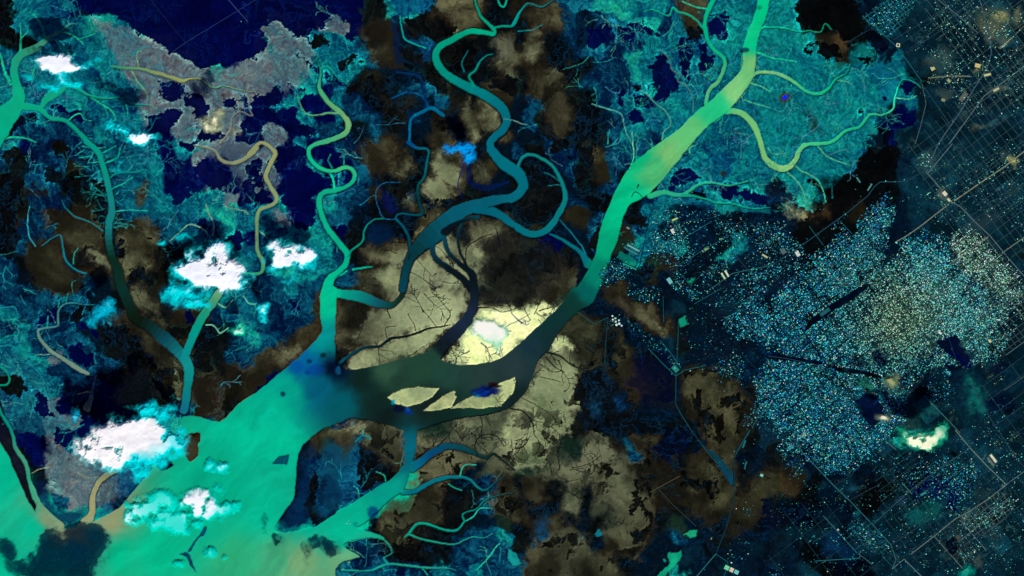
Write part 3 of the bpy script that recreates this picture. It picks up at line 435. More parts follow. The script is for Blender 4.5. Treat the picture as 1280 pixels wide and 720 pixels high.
# ------------------------------------------------------------------ creeks of the flats (grown, not traced)
r2 = random.Random(11)
def scatter_creeks(n, region, colf, length, w, keys, depth=2, op=.8, bank=None):
    k = 0; tries = 0; ok = [KEYS.index(c) for c in keys]
    while k < n and tries < n * 30:
        tries += 1
        x, y = r2.uniform(region[0], region[2]), r2.uniform(region[1], region[3])
        if cls[int(y + PAD), int(x + PAD)] not in ok or ID[int(y + PAD), int(x + PAD)] == lag: continue
        dendrite(x, y, r2.uniform(0, 6.28), r2.uniform(*length), r2.uniform(*w), colf(), depth, bank, op, r2); k += 1
lt = lambda: (r2.uniform(8, 70), r2.uniform(110, 150), r2.uniform(125, 150))
dk = lambda: (r2.uniform(4, 22), r2.uniform(8, 26), r2.uniform(14, 26))
for reg, n in (((0, 0, 330, 330), 90), ((0, 330, 330, 560), 66), ((330, 20, 480, 420), 30), ((640, 0, 960, 340), 100), ((960, 20, 1130, 260), 44), ((400, 540, 640, 720), 24)):
    scatter_creeks(n, reg, lt, (10, 34), (.7, 1.5), 'tTbBy', 2, .7)
scatter_creeks(20, (425, 250, 720, 470), dk, (10, 36), (.7, 1.8), 'pPE', 3, .8)
scatter_creeks(26, (560, 400, 720, 620), dk, (10, 36), (.7, 1.6), 'pPE', 3, .8)
scatter_creeks(26, (400, 540, 860, 720), dk, (8, 26), (.7, 1.5), 'pPEOo', 2, .7)
scatter_creeks(22, (0, 230, 240, 520), dk, (8, 24), (.8, 1.6), 'OopE', 2, .7)

flush()
# ------------------------------------------------------------------ rivers
G1, G2, G3, YL, TN = (8, 165, 126), (4, 185, 140), (0, 140, 125), (118, 180, 112), (142, 150, 100)
bk = (2.2, (2, 14, 24), .55)
river = lambda label: ('river', label, 'river')
creek = lambda label: ('creek', label, 'creek')
R('A', "-60,690,190 0,615,150 60,550,110 95,495,76 82,420,52 70,350,45 100,280,48 190,235,42 235,195,30 300,160,20 350,122,10 385,122,5", (0, 165, 130), G1, G1, (50, 140, 112), (70, 140, 112), (40, 140, 110), name=river('green trunk river at the upper left edge that forks upward into bare branches'))
for s in ("300,160,14 340,165,10 390,195,9 415,220,4", "390,195,7 440,180,7 480,165,4", "225,190,18 210,130,12 170,75,7 150,60,4", "100,280,16 105,220,13 105,160,9 100,120,5", "110,190,8 135,160,6 140,130,4", "240,200,6 280,205,5 305,245,4", "55,420,20 25,360,16 5,280,12 -20,240,10", "205,545,18 230,500,45 270,470,48 310,450,36 340,430,26 400,450,20 440,475,16 510,490,13 600,490,10 645,488,8 680,520,7 740,525,7 790,550,5 830,550,4", "440,475,14 500,515,12 560,555,10 580,600,7", "600,490,6 635,530,5 640,595,4", "340,605,8 375,575,7 405,570,5 420,595,4 460,605,3", "160,380,6 170,345,9 185,335,4", "0,700,13 60,685,12 120,690,10 180,710,8", "520,525,4 540,575,4"):
    R('A', s, (14, 160, 124), (20, 140, 120), name=creek('green side creek of the trunk river at the upper left') if len(s) > 60 else None)
R('A', "110,530,44 200,545,38 250,590,24 330,605,24 380,650,26 450,720,30", G1, (6, 140, 118), name=river('green branch running right and down from the trunk river at the upper left'))
ya = "560,333,18 620,342,18 700,345,18 780,365,22 850,385,22 910,405,22 950,395,14 1000,395,12 1040,425,10 1075,440,10 1120,430,8 1200,450,6 1280,462,5"
R('A', ya, (40, 140, 110), (130, 148, 92), (150, 158, 92), (90, 160, 115), (140, 150, 110), name=river('yellow green stream crossing the grey flats near the top left'), bank=(2, (40, 60, 66), .4))
for s in ("695,335,6 685,290,6 690,255,4 710,255,3", "660,355,8 690,410,8 735,465,6 740,500,4"): R('A', s, (90, 150, 110))
R('A', "1250,480,7 1245,540,8 1260,580,8 1200,560,8 1160,590,9 1150,650,12 1100,715,14", (110, 120, 106), (128, 132, 108), name=creek('thin tan creek below the yellow green stream'))
R('E', "970,5,10 1040,20,12 1080,40,14 1100,75,20 1150,95,24 1210,85,24 1260,50,24 1285,20,24", (118, 128, 106), (150, 156, 104), name=creek('tan looping creek of the grey flats'))
R('F', "-35,50,22 -5,15,22 25,-5,22 60,8,24 95,50,28 70,110,26 50,160,26 70,210,26 105,270,26 80,305,26 20,330,24 5,380,22 5,460,20 10,540,22 35,590,24 30,640,20 -10,650,18 -60,645,10", (140, 150, 102), (150, 158, 104), (130, 150, 104), (100, 150, 104), (20, 155, 115), name=river('tan meander of the grey flats that loops down to the paired white clouds'), bank=(2, (30, 56, 66), .5))
for s in ("10,430,5 50,460,5 80,485,4 130,480,4", "-40,350,8 -60,335,6 -130,320,5 -165,300,3", "-215,455,10 -210,400,10 -235,350,8 -250,300,4", "-240,455,6 -280,415,7 -340,405,7 -390,450,5 -430,485,4"): R('F', s, (90, 142, 120))
R('E', "432,-10,30 490,40,34 515,110,34 535,180,34 555,280,38 560,340,42 545,400,46 545,480,44 560,560,46 590,640,56 610,720,60 650,810,60 680,870,64 760,920,70 820,970,74 880,1025,74 930,1085,62 945,1140,56 940,1200,50 930,1280,46 920,1330,50", (0, 150, 130), (4, 150, 130), (20, 125, 128), (18, 120, 122), (8, 40, 30), (8, 46, 40), (8, 22, 12), (8, 70, 84), (16, 140, 140), (4, 125, 125), (14, 100, 130), name=river('long dark and teal river flowing down the left side through brown flats'), bank=(3, (6, 10, 12), .6))
R('I', "925,345,50 970,230,50 1010,150,54 1060,80,50 1095,25,46", (6, 135, 138), (0, 150, 130), (40, 150, 118), (110, 150, 110), name=river('short teal arm rising to the right toward the clouds'), bank=bk)
for s, c in (("515,435,10 450,390,8 380,365,8 330,320,7 310,280,4", (20, 130, 140)), ("210,510,8 260,475,8 305,460,8 315,520,12 330,580,12 380,630,10 430,650,10", (4, 125, 146)), ("180,510,8 145,460,7 140,360,5 150,310,4", (30, 130, 144)), ("575,338,8 640,330,7 740,335,6", (20, 135, 130)), ("560,225,10 610,200,8 660,165,6", G3), ("550,170,10 590,145,10 680,140,8 730,130,6 770,165,5 795,220,4", G3), ("525,95,12 590,65,8 600,20,5", G3), ("500,50,8 540,30,7 580,10,5", G3)):
    R('E', s, c, name=creek('thin teal creek joining the dark river on the left side') if len(s) > 44 else None)
for s in ("450,20,7 410,10,4", "470,40,6 440,95,4", "460,60,5 395,70,3", "510,85,8 440,95,4", "485,20,6 530,15,4", "365,600,5 370,550,5 390,520,3", "600,205,5 625,215,4", "590,150,5 560,130,3", "640,130,5 665,105,3", "420,30,5 380,55,3"): R('E', s, (20, 140, 130))
R('I', "470,85,8 420,85,9 350,75,12 300,100,12 290,150,14 290,190,12 230,200,14 190,215,16 205,260,20 260,320,24 330,365,26 400,410,28 440,430,22", (20, 112, 130), (60, 130, 130), (70, 130, 132), (110, 140, 122), (110, 140, 124), name=river('grey green hooked river in the lower left flats'), bank=(2, (2, 16, 44), .5))
R('I', "440,605,34 460,540,14 440,520,8 390,530,4", (110, 126, 104), (130, 140, 116)); R('I', "430,600,34 450,560,24 465,500,18 480,440,10", (96, 110, 100), (50, 90, 110))
for s, c in (("235,195,6 240,140,4", G3), ("290,95,5 300,60,4", G3), ("330,80,5 340,30,3", G3), ("180,335,4 260,330,5", (80, 130, 130)), ("0,265,6 40,240,5 90,238,3", G3), ("-30,100,6 0,100,6 70,95,4 90,130,3", (20, 120, 140)), ("0,290,8 60,290,6 130,350,5 230,480,5 270,600,6 310,650,5 360,680,4", (10, 120, 130)), ("1030,185,7 1070,190,7 1100,225,7 1140,200,6", (100, 165, 140)), ("1090,80,8 1130,97,8 1165,60,5", (90, 165, 130)), ("1220,40,6 1245,75,6 1280,80,5", (70, 160, 140)), ("410,130,4 440,60,5", (20, 110, 140))): R('I', s, c)
R('I', "-30,390,12 0,395,12 35,420,12 50,460,12 30,485,12 -30,490,12", (0, 150, 118), name=creek('bright green loop creek at the left edge'))
R('I', "-40,510,16 0,610,18 60,720,20 80,800,26 130,880,26 150,970,26 175,1050,28 235,1130,40 300,1190,60", (0, 140, 122), (4, 140, 124), (60, 146, 116), (60, 150, 120), (50, 158, 124), (128, 150, 114), name=river('green creek along the left edge that widens into the tan shore'), bank=(2, (4, 12, 40), .6))
R('M', "600,190,28 540,215,34 490,260,34 465,330,36 460,400,40 430,450,56 380,500,40", (110, 120, 96), (146, 146, 104), (152, 152, 110), (148, 150, 112), name=river('tan channel curving through the grey delta island'), bank=(2, (20, 40, 60), .6))
for s in ("390,205,4 440,230,5 490,225,5", "160,205,5 200,185,4 250,175,3"): R('M', s, (130, 134, 112))
# second river from the left
R('B', "300,290,5 325,345,10 320,400,18 320,450,26 360,510,28 420,560,30 460,610,34 450,665,34 390,695,32 300,722,28 265,752,26 275,800,26 330,845,26 390,855,24 440,838,26 485,855,26 490,900,26 450,935,26 390,952,28 330,970,30 315,1010,34 330,1080,32 365,1150,32 420,1220,34 455,1270,34 450,1315,34 410,1360,38 375,1395,50 360,1440,66 360,1520,76 360,1600,76", (10, 130, 122), (60, 165, 112), (118, 170, 108), (60, 170, 120), (4, 185, 138), (60, 180, 120), (10, 165, 125), (10, 165, 128), (6, 170, 132), (0, 175, 135), (0, 182, 136), (0, 182, 138), name=river('winding bright green river with a tight loop, left of the brown central flats'), bank=bk)
R('F', "365,140,12 385,180,12 390,215,12", G1)
for s, c in (("325,345,10 360,335,10 390,365,8 420,400,6 470,420,4", (10, 150, 130)), ("300,300,6 320,280,4 360,272,4 395,285,3", (10, 140, 130)), ("205,470,4 225,530,8 260,575,10 310,575,10 370,565,14 430,570,14", (90, 165, 112))): R('B', s, c, name=creek('side creek of the winding green river, near the top'))
for s in ("460,565,14 480,530,14 530,490,12 545,430,10 580,385,8 640,372,6", "395,670,12 440,645,12 455,635,8", "485,628,12 540,618,12 580,615,6", "440,110,5 438,60,4", "380,120,5 360,80,4 375,50,3", "365,630,4 375,590,3"): R('F', s, (0, 145, 122), name=creek('green creek leaving the winding river toward the brown flats') if s[0] == '4' and len(s) > 50 else None)
R('J', "370,22,60 440,32,54 520,42,64 590,68,54 650,85,44 690,80,26 725,45,26 740,0,22 750,-40,30", (0, 170, 134), (4, 140, 128), (10, 85, 100), (12, 56, 50), (10, 34, 26), (10, 28, 26), name=river('teal elbow channel bending up from the winding river into dark water'), bank=(2, (6, 12, 10), .6))
# middle meander
R('B', "1090,-60,14 1095,0,14 1110,50,16 1140,100,18 1185,140,22 1190,172,20 1130,160,30 1060,160,36 990,195,38 920,235,42 900,290,44 930,350,46 990,400,50 1060,435,56 1150,480,58 1220,530,56 1255,590,54 1240,645,50 1190,690,46 1170,725,46 1190,770,60 1240,820,72 1285,850,72 1325,885,70 1335,940,58 1290,985,56 1240,995,52 1180,1005,60 1090,1030,70 1000,1070,90 930,1130,110 870,1180,110 810,1240,80 768,1300,54 745,1370,46 735,1445,40", (0, 140, 112), (4, 150, 118), (0, 165, 125), (0, 150, 122), (0, 135, 124), (0, 105, 118), (0, 98, 118), (0, 108, 124), (0, 105, 122), (4, 92, 112), (4, 84, 104), (4, 50, 56), (2, 64, 84), name=river('broad blue green meander that swings through the dark centre of the delta'), bank=(2.6, (3, 8, 12), .7))
for s, c in (("1185,140,12 1240,130,14 1290,126,12 1325,60,9 1360,20,7 1430,35,5 1480,5,4", (0, 150, 118)), ("1210,-30,10 1220,25,10 1245,30,10 1260,-30,10", (0, 150, 118)), ("1090,430,16 1065,380,14 1100,350,14 1120,310,12 1150,280,10 1185,275,6", (4, 140, 112)), ("1040,360,6 1030,310,5 1060,255,4", (0, 110, 100)), ("720,80,10 730,150,9 745,195,10 800,225,10 850,240,8", (0, 135, 130)), ("770,725,14 770,640,14 780,590,16 830,560,20 880,540,20 935,575,22", (0, 88, 124)), ("860,530,14 830,480,18 760,460,14 680,490,10", (4, 60, 96)), ("850,530,12 840,450,14 810,380,12 700,360,8", (4, 40, 80))): R('B', s, c, bank=(3, (3, 24, 54), .6), name=creek('teal tributary creek of the middle meander near the top') if s[0] == '1' and len(s) > 60 else None)
fill(P('B', "740,192 800,197 890,225 872,290 830,312 848,272 800,235"), (2, 30, 80), (10, 84, 126), 6, 4, 3, .75, rough=10)
fill(P('B', "665,-20 880,-20 860,50 760,60 720,80 690,70 670,40"), (0, 40, 90), (10, 110, 140), 10, 6, 4, .75, rough=20)
fill(P('B', "685,80 725,80 735,330 690,320 680,200"), (2, 8, 34), (4, 34, 74), 8, 6, 5, .7, rough=14)
R('F', "1100,330,40 1180,340,50 1240,370,50 1280,400,44 1340,440,42 1400,452,40 1460,425,40 1510,360,38 1545,280,30 1540,220,26 1510,150,22 1470,100,20 1410,65,20 1360,55,20 1325,75,22 1312,110,20", (0, 92, 112), (0, 105, 120), (4, 120, 124), (10, 130, 126), (4, 120, 128), name=river('teal oxbow arm that circles back up to the middle meander'), bank=(2, (3, 8, 16), .6))
for s in ("880,480,34 890,560,30 960,620,34 1030,670,40 1075,725,50", "940,470,26 960,540,26 1020,600,30 1080,650,44 1090,720,56", "1040,380,14 1015,440,16 1015,520,16 1050,600,16 1070,650,16", "1110,365,20 1060,375,24 1000,400,30 940,440,40"): R('F', s, (0, 66, 84), (4, 20, 28), (6, 18, 26), name=creek('dark distributary between pale mudflats below the middle meander'), bank=(2, (60, 60, 48), .4))
R('J', "1090,-10,54 1090,80,54 1060,150,60 1010,210,70 950,270,80 895,335,84", (8, 22, 30), (20, 34, 56), (24, 40, 62), (16, 26, 40), (10, 26, 24), name=river('dark slate channel curving down between the pale mudflats'))
R('J', "420,378,18 470,335,20 550,295,18 620,290,14 680,250,16 760,240,12 860,205,10 970,185,6", (0, 80, 100), (4, 40, 50), (5, 12, 22), (5, 12, 22), name=creek('black creek crossing the tan mudflat toward the winding river mouth'))
for s in ("945,185,6 970,130,6 930,70,5 880,20,4", "900,190,4 850,130,4 830,100,3", "655,250,5 650,200,4 700,190,3", "800,220,4 790,180,4 760,130,3", "540,170,4 510,250,5 460,300,6 410,305,6", "1110,100,9 1180,100,7 1230,120,6 1300,105,5", "1100,150,4 1160,180,4 1240,210,3", "1215,330,5 1225,290,4 1200,270,3"): R('J', s, (6, 12, 18), op=.85)
for s in ("1050,590,5 1055,520,5 1120,470,5 1180,450,4", "770,640,5 830,670,4 900,720,3", "690,440,4 740,450,3", "680,490,4 745,495,3"): R('F', s, (8, 12, 14), op=.85)
R('F', "765,-5,26 800,20,20 860,30,12 855,100,14 840,170,14 810,210,16 815,280,18 830,345,18 790,355,12 720,350,12 700,375,12 740,420,16 765,470,16 770,530,16 765,570,16", (2, 70, 130), (0, 110, 120), (0, 90, 96), (4, 50, 50), (0, 80, 100), (0, 96, 118), (0, 70, 90), (2, 30, 40), name=river('narrow teal stream zigzagging down through brown flats to the broad meander'), bank=bk)
R('F', "710,375,5 640,370,5 610,310,4 600,240,4 640,195,4 720,195,3", (20, 84, 130))
R('F', "1025,100,6 1060,40,8 1010,200,6 1035,270,4", (2, 20, 90)); R('F', "1060,110,30 1070,190,36 1150,220,34 1260,190,20", (4, 16, 60), (4, 30, 80), op=.7)
# upper right
R('C', "1010,-60,28 1005,0,28 975,70,24 965,140,24 985,210,22 1010,250,22 1055,285,24 1065,330,24 1030,410,24 985,450,24 970,520,22", (0, 180, 134), (0, 180, 130), (4, 170, 128), (20, 175, 126), (90, 182, 116), (80, 180, 120), name=river('bright green river curving down from the top edge into the main channel'), bank=(2, (0, 50, 80), .4))
for s, c in (("960,150,12 905,85,12 830,60,14 805,40,14 780,80,10 710,50,8 660,60,5", (0, 165, 130)), ("970,45,10 920,35,8 850,5,6", (0, 165, 130)), ("740,250,8 790,300,8 800,345,8 840,375,8 830,405,8 880,440,7 905,500,7 905,560,6", (76, 118, 116)), ("640,455,8 680,475,10 720,520,8 770,560,8 795,620,8 760,660,8 750,700,10", (76, 150, 132)), ("400,520,6 480,545,8 545,570,6 570,660,6 600,720,5", (56, 132, 124)), ("0,130,14 40,60,10 80,20,8 150,35,5 200,5,4", (0, 130, 128)), ("30,155,6 100,150,4 150,125,3", (0, 120, 120)), ("-40,595,5 0,600,5 40,615,4 75,625,4", (90, 140, 130)), ("1195,415,8 1240,430,6 1290,455,5", (60, 175, 125)), ("1160,500,6 1220,520,5 1290,540,4", (60, 165, 125)), ("1210,260,8 1250,270,7 1300,290,6 1360,297,5 1420,310,3", (20, 180, 130))): R('C', s, c, name=creek('creek winding over the teal flats left of the main channel') if len(s) > 60 and float(s.split(',')[0]) > 380 else None)
R('C', "1190,388,26 1230,365,20 1280,362,20 1340,375,20 1410,410,20 1470,455,20 1530,470,22 1580,445,18 1620,395,14 1670,370,8 1690,330,4", (110, 190, 116), (136, 190, 120), (40, 188, 126), (0, 182, 130), (0, 175, 130), name=river('green branch sweeping right from the main channel across the teal flats'), bank=(2, (0, 60, 84), .4))
R('C', "1235,150,12 1280,137,10 1350,140,10 1430,160,8 1480,155,8 1540,160,8 1565,120,6 1600,150,4", (0, 190, 136), (0, 180, 130), name=creek('thin green creek across the flats near the top of the main channel'))
R('C', "1075,562,30 1110,558,36 1160,575,40 1210,630,38 1245,720,34 1265,790,36 1310,830,38 1360,845,40 1405,820,34 1440,750,28 1480,722,24 1590,712,22 1670,655,20 1740,632,18 1790,572,18 1850,576,14 1905,545,12 1915,490,10 1950,402,8 2015,412,6 2045,440,4", (100, 192, 118), (110, 192, 116), (118, 190, 116), (140, 195, 118), (60, 190, 126), (20, 182, 130), (60, 186, 124), (10, 178, 130), (40, 170, 128), name=river('yellow green meander looping from the main channel to the right edge of the flats'), bank=(2, (0, 56, 80), .45))
for s in ("250,10,8 290,60,6 350,85,5 410,105,4", "125,100,8 170,135,8 240,170,6 270,220,5 290,290,4", "90,135,8 150,190,7 180,250,6 190,300,4", "0,20,6 30,50,5 90,45,3", "345,-320,6 400,-310,4 420,-295,3", "635,-230,6 700,-225,5 740,-240,3"): R('H', s, (60, 165, 128))
# right bank creeks
for s, c in (("690,262,34 760,242,26 850,255,24 930,205,16 1000,195,14 1090,210,12 1180,185,8", (40, 172, 128)), ("850,255,18 930,265,14 1010,290,12 1100,300,10 1200,325,8 1290,320,5", (10, 160, 128)), ("380,600,60 340,540,26 270,490,20 190,450,10", (0, 108, 120)), ("370,560,14 340,500,8 240,380,5", (10, 100, 120)), ("585,125,6 610,70,6 605,0,6 600,-60,4", (76, 172, 138)), ("260,210,5 220,205,4 180,210,3", (20, 110, 120)), ("240,190,5 200,160,4 160,140,3", (20, 110, 120))):
    R('G', s, c, name=creek('green creek reaching the main channel near the port') if len(s) > 40 and float(s.split(',')[0]) > 300 else None)
fill(P('G', "900,260 1000,290 1120,300 1290,330 1290,355 1180,340 1060,330 960,290"), (4, 90, 110), (16, 140, 120), 8, 4, 3, .7)
# lower reaches
R('N', "780,178,56 830,145,46 880,105,44 950,72,40 1030,80,36 1090,105,24 1150,130,14 1190,110,10 1230,140,8 1290,190,6", (0, 108, 132), (0, 70, 116), (4, 70, 80), (5, 56, 56), (5, 34, 36), (8, 18, 20), name=river('dark teal side arm bending right below the islets'), bank=bk)
R('N', "735,302,32 800,295,26 850,265,28 920,235,26 1010,225,20 1070,240,18 1110,280,14 1150,290,10 1200,250,8 1250,220,6", (0, 104, 124), (0, 110, 124), (10, 120, 128), (6, 60, 60), name=river('teal arm running right from the second estuary arm through brown flats'), bank=bk)
R('N', "745,525,8 765,508,16 800,465,16 850,460,16 930,488,16 1000,492,16 1040,450,12 1035,410,10 1100,385,10 1140,345,10 1200,320,6 1290,305,5", (0, 150, 128), (0, 156, 132), (0, 140, 130), (0, 90, 90), name=river('bright teal winding creek in the lower flats'), bank=bk)
for s in ("1020,220,6 1030,180,7 1060,160,6 1100,165,4", "740,530,5 770,515,10 820,535,12 930,555,10 1000,560,10 1080,525,8 1140,530,5 1180,510,4", "1040,450,6 1090,420,8 1120,380,7 1180,385,4", "430,690,12 560,695,10 650,665,14 750,665,14 850,680,12 940,680,8 1000,690,4", "660,660,10 640,630,8 680,600,8 640,540,8 560,530,6 470,550,5", "1100,690,5 1150,640,8 1200,575,6 1220,560,4", "830,680,5 860,715,4", "515,330,4 510,290,5 490,270,3", "650,245,6 640,215,5 600,200,3", "960,260,5 990,280,4 1030,290,4"): R('N', s, (10, 160, 132), (40, 160, 140), name=creek('pale teal creek in the blue flats at the bottom') if len(s) > 55 else None)
for s in ("1110,120,6 1095,60,6 1130,15,6 1200,20,5 1240,70,5", "1190,110,6 1240,130,6 1290,160,5", "860,90,5 890,60,4 910,20,3", "905,75,5 940,40,4 965,15,3", "820,315,6 870,350,5 930,370,4"): R('N', s, (8, 20, 18))
for s in ("170,320,14 240,340,12 290,380,10 340,405,9 400,420,8 440,415,6", "170,345,8 210,390,7 260,420,5", "270,200,5 330,260,5 430,330,6 440,365,5", "-10,598,10 60,620,9 100,670,8 110,725,6", "30,540,5 130,590,5 200,640,5 220,690,4", "140,380,4 200,420,4 250,415,3", "110,440,4 180,450,4 240,470,3", "100,30,4 130,80,4 110,130,3", "60,100,4 90,160,4", "190,20,4 220,60,4 230,90,3", "20,150,3 60,180,3"): R('K', s, (8, 14, 18), op=.85)
for s, c in (("110,10,6 140,70,6 100,130,5 50,140,4 10,110,4", (14, 20, 18)), ("0,90,5 60,70,5 90,20,4", (14, 20, 18)), ("300,180,5 380,160,5 440,120,4", (30, 30, 24)), ("290,190,4 360,180,4", (30, 30, 24))): R('O', s, c)
for i in range(22):      # dendrites fringing the pale banks
    a = r2.choice([(690, 395), (650, 470), (610, 530), (640, 540), (675, 455), (700, 430), (560, 345), (610, 320), (480, 440), (560, 400), (655, 600)])
    dendrite(a[0] + r2.gauss(0, 26), a[1] + r2.gauss(0, 22), r2.uniform(-.6, 1.4), r2.uniform(14, 40), r2.uniform(.7, 1.7), (10, 16, 18), 3, None, .75, r2)
for i in range(60):      # rivulets of the upper right fan
    x, y = r2.choice([(930, 100), (960, 100), (1000, 118), (1040, 100), (960, 200), (990, 208), (1030, 180), (1080, 155), (1110, 140), (900, 130), (880, 100), (860, 60), (800, 120), (1010, 250)])
    dendrite(x + r2.gauss(0, 8), y + r2.gauss(0, 8), r2.uniform(0, 6.28), r2.uniform(14, 36), r2.uniform(.6, 1.2), (r2.uniform(10, 60), r2.uniform(135, 165), r2.uniform(120, 140)), 3, None, .6, r2)
for i in range(40):      # feathery creeks off the dark left river
    t = r2.random(); x = 110 + t * 30 + r2.gauss(0, 4); y = 180 + t * 110
    dendrite(x, y, r2.choice((0, 3.1)) + r2.gauss(0, .6), r2.uniform(8, 24), 1.2, (14, 130, 130), 2, None, .7, r2)

flush()
# browns: broad light and dark, dull olive hue, black mottling towards the bottom
wat_ = np.isin(ID, [k for k, v in NAMES.items() if v[0] in ('estuary', 'river', 'creek', 'lagoon', 'reservoir')])
bm = np.clip((IMG[..., 0] - IMG[..., 2] - 6) / 22, 0, 1) * ~wat_ * (X < 975)
lum = IMG.mean(-1)
dark_b = bm * np.clip((135 - lum) / 50, 0, 1)
grey = np.stack([lum * 1.0, lum * 1.03, lum * .82], -1)
ds = (.72 * bm * np.clip((215 - lum) / 80, 0, 1))[..., None]
IMG = IMG * (1 - ds) + grey * ds
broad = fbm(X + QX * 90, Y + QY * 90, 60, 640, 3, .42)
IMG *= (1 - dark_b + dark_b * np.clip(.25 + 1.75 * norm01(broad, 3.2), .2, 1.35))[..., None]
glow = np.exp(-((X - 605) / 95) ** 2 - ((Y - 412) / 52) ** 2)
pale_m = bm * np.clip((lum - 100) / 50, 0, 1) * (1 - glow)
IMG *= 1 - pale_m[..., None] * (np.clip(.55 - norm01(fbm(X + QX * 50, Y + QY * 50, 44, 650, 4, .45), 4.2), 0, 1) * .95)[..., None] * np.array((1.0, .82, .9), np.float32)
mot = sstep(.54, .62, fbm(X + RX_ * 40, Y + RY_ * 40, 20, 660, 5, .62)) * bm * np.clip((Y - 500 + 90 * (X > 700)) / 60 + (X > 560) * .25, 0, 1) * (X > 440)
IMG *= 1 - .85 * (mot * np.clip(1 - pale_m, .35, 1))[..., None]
# crisp tidal marbling: thin light and dark lines at two scales, then local contrast
fl2 = np.clip(1 - np.abs(fbm(X + RX_ * 70, Y + RY_ * 70, 11, 680, 4, .6) - .5) * 9, 0, 1)
fl3 = np.clip(1 - np.abs(fbm(X + QX * 90 + RX_ * 30, Y + QY * 90 + RY_ * 30, 15, 690, 4, .6) - .5) * 9, 0, 1)
wet = np.isin(cls, [KEYS.index(c) for c in 'tTbBy']) * ~wat_ * (IMG[..., 1] > 34)
IMG += (fl2 ** 2 * wet * .55)[..., None] * np.array((10, 34, 30), np.float32) - (fl3 ** 2 * wet * .7)[..., None] * np.array((5, 34, 30), np.float32)
lumd = IMG.mean(-1)
dk_ = np.clip((30 - lumd) / 22, 0, 1) * ~wat_ * (X < 990)
gate = sstep(.42, .62, fbm(X, Y, 40, 710, 4, .55))
IMG += (dk_ * gate * (fl2 ** 2 * .9 + .35 * norm01(fine, 3) * norm01(streak, 4)))[..., None] * np.array((3, 30, 50), np.float32)
IMG += (dk_ * (1 - gate) * (fl3 ** 2 * .6 + .4 * norm01(tsw, 4)))[..., None] * np.array((16, 18, 14), np.float32) * (IMG[..., 2:3] < 30)
IMG[..., 1] *= 1 + .05 * bm
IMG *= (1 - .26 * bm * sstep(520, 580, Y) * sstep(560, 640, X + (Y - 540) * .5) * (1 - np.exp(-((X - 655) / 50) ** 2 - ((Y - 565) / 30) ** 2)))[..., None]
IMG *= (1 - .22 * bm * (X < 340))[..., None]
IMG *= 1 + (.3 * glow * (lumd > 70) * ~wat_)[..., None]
IMG = np.clip(IMG, 0, 255)
def blur(a, r):
    for ax in (0, 1): a = sum(np.roll(a, k, ax) for k in range(-r, r + 1)) / (2 * r + 1)
    return a
dry = (~wat_)[..., None]
IMG = np.clip(IMG + ((IMG - blur(IMG, 1)) * .7 + (IMG - blur(IMG, 4)) * .38 * np.where(wet, 1, .35)[..., None]) * dry, 0, 255)
# fields of the plain: slightly different crops on a turned grid
GA = math.radians(-36.5)
U = X * math.cos(GA) + Y * math.sin(GA); V = -X * math.sin(GA) + Y * math.cos(GA)
pu = np.floor(U / 23 + .35 * np.floor(V / 31) % 1).astype(int); pv = np.floor(V / 31).astype(int)
hsh = np.random.RandomState(5).rand(128, 128)[pu % 128, pv % 128].astype(np.float32)
plain = np.isin(cls, [KEYS.index('s'), KEYS.index('d')]) * sstep(760, 960, X + (360 - Y) * .15)
edge = np.minimum(np.abs(((U / 23 + .35 * np.floor(V / 31) % 1) % 1) - .5), 9)
IMG *= (1 + (hsh - .5) * .5 * plain)[..., None]
IMG += (plain * (hsh > .9) * .6)[..., None] * np.array((4, 16, 14), np.float32)
IMG += (plain * sstep(.55, .8, fbm(X, Y, 34, 400, 5, .6)))[..., None] * np.array((5, 15, 16), np.float32)
IMG += ((Y > -99) * plain * sstep(.6, .74, fbm(X, Y, 9, 420, 4, .65)) * sstep(.5, .65, fbm(X, Y, 70, 421, 3)) * .8)[..., None] * np.array((40, 48, 40), np.float32) * sstep(1000, 1240, X)[..., None]
IMG *= (1 + ((vnoise(X, Y, 1.6, 500) - .5) * .12 + (vnoise(X, Y, 3.4, 501) - .5) * .12) * np.where(wat_, .12, 1) * np.where(X > 800, 1.6, .8))[..., None]
IMG *= (1 + plain * .12)[..., None]
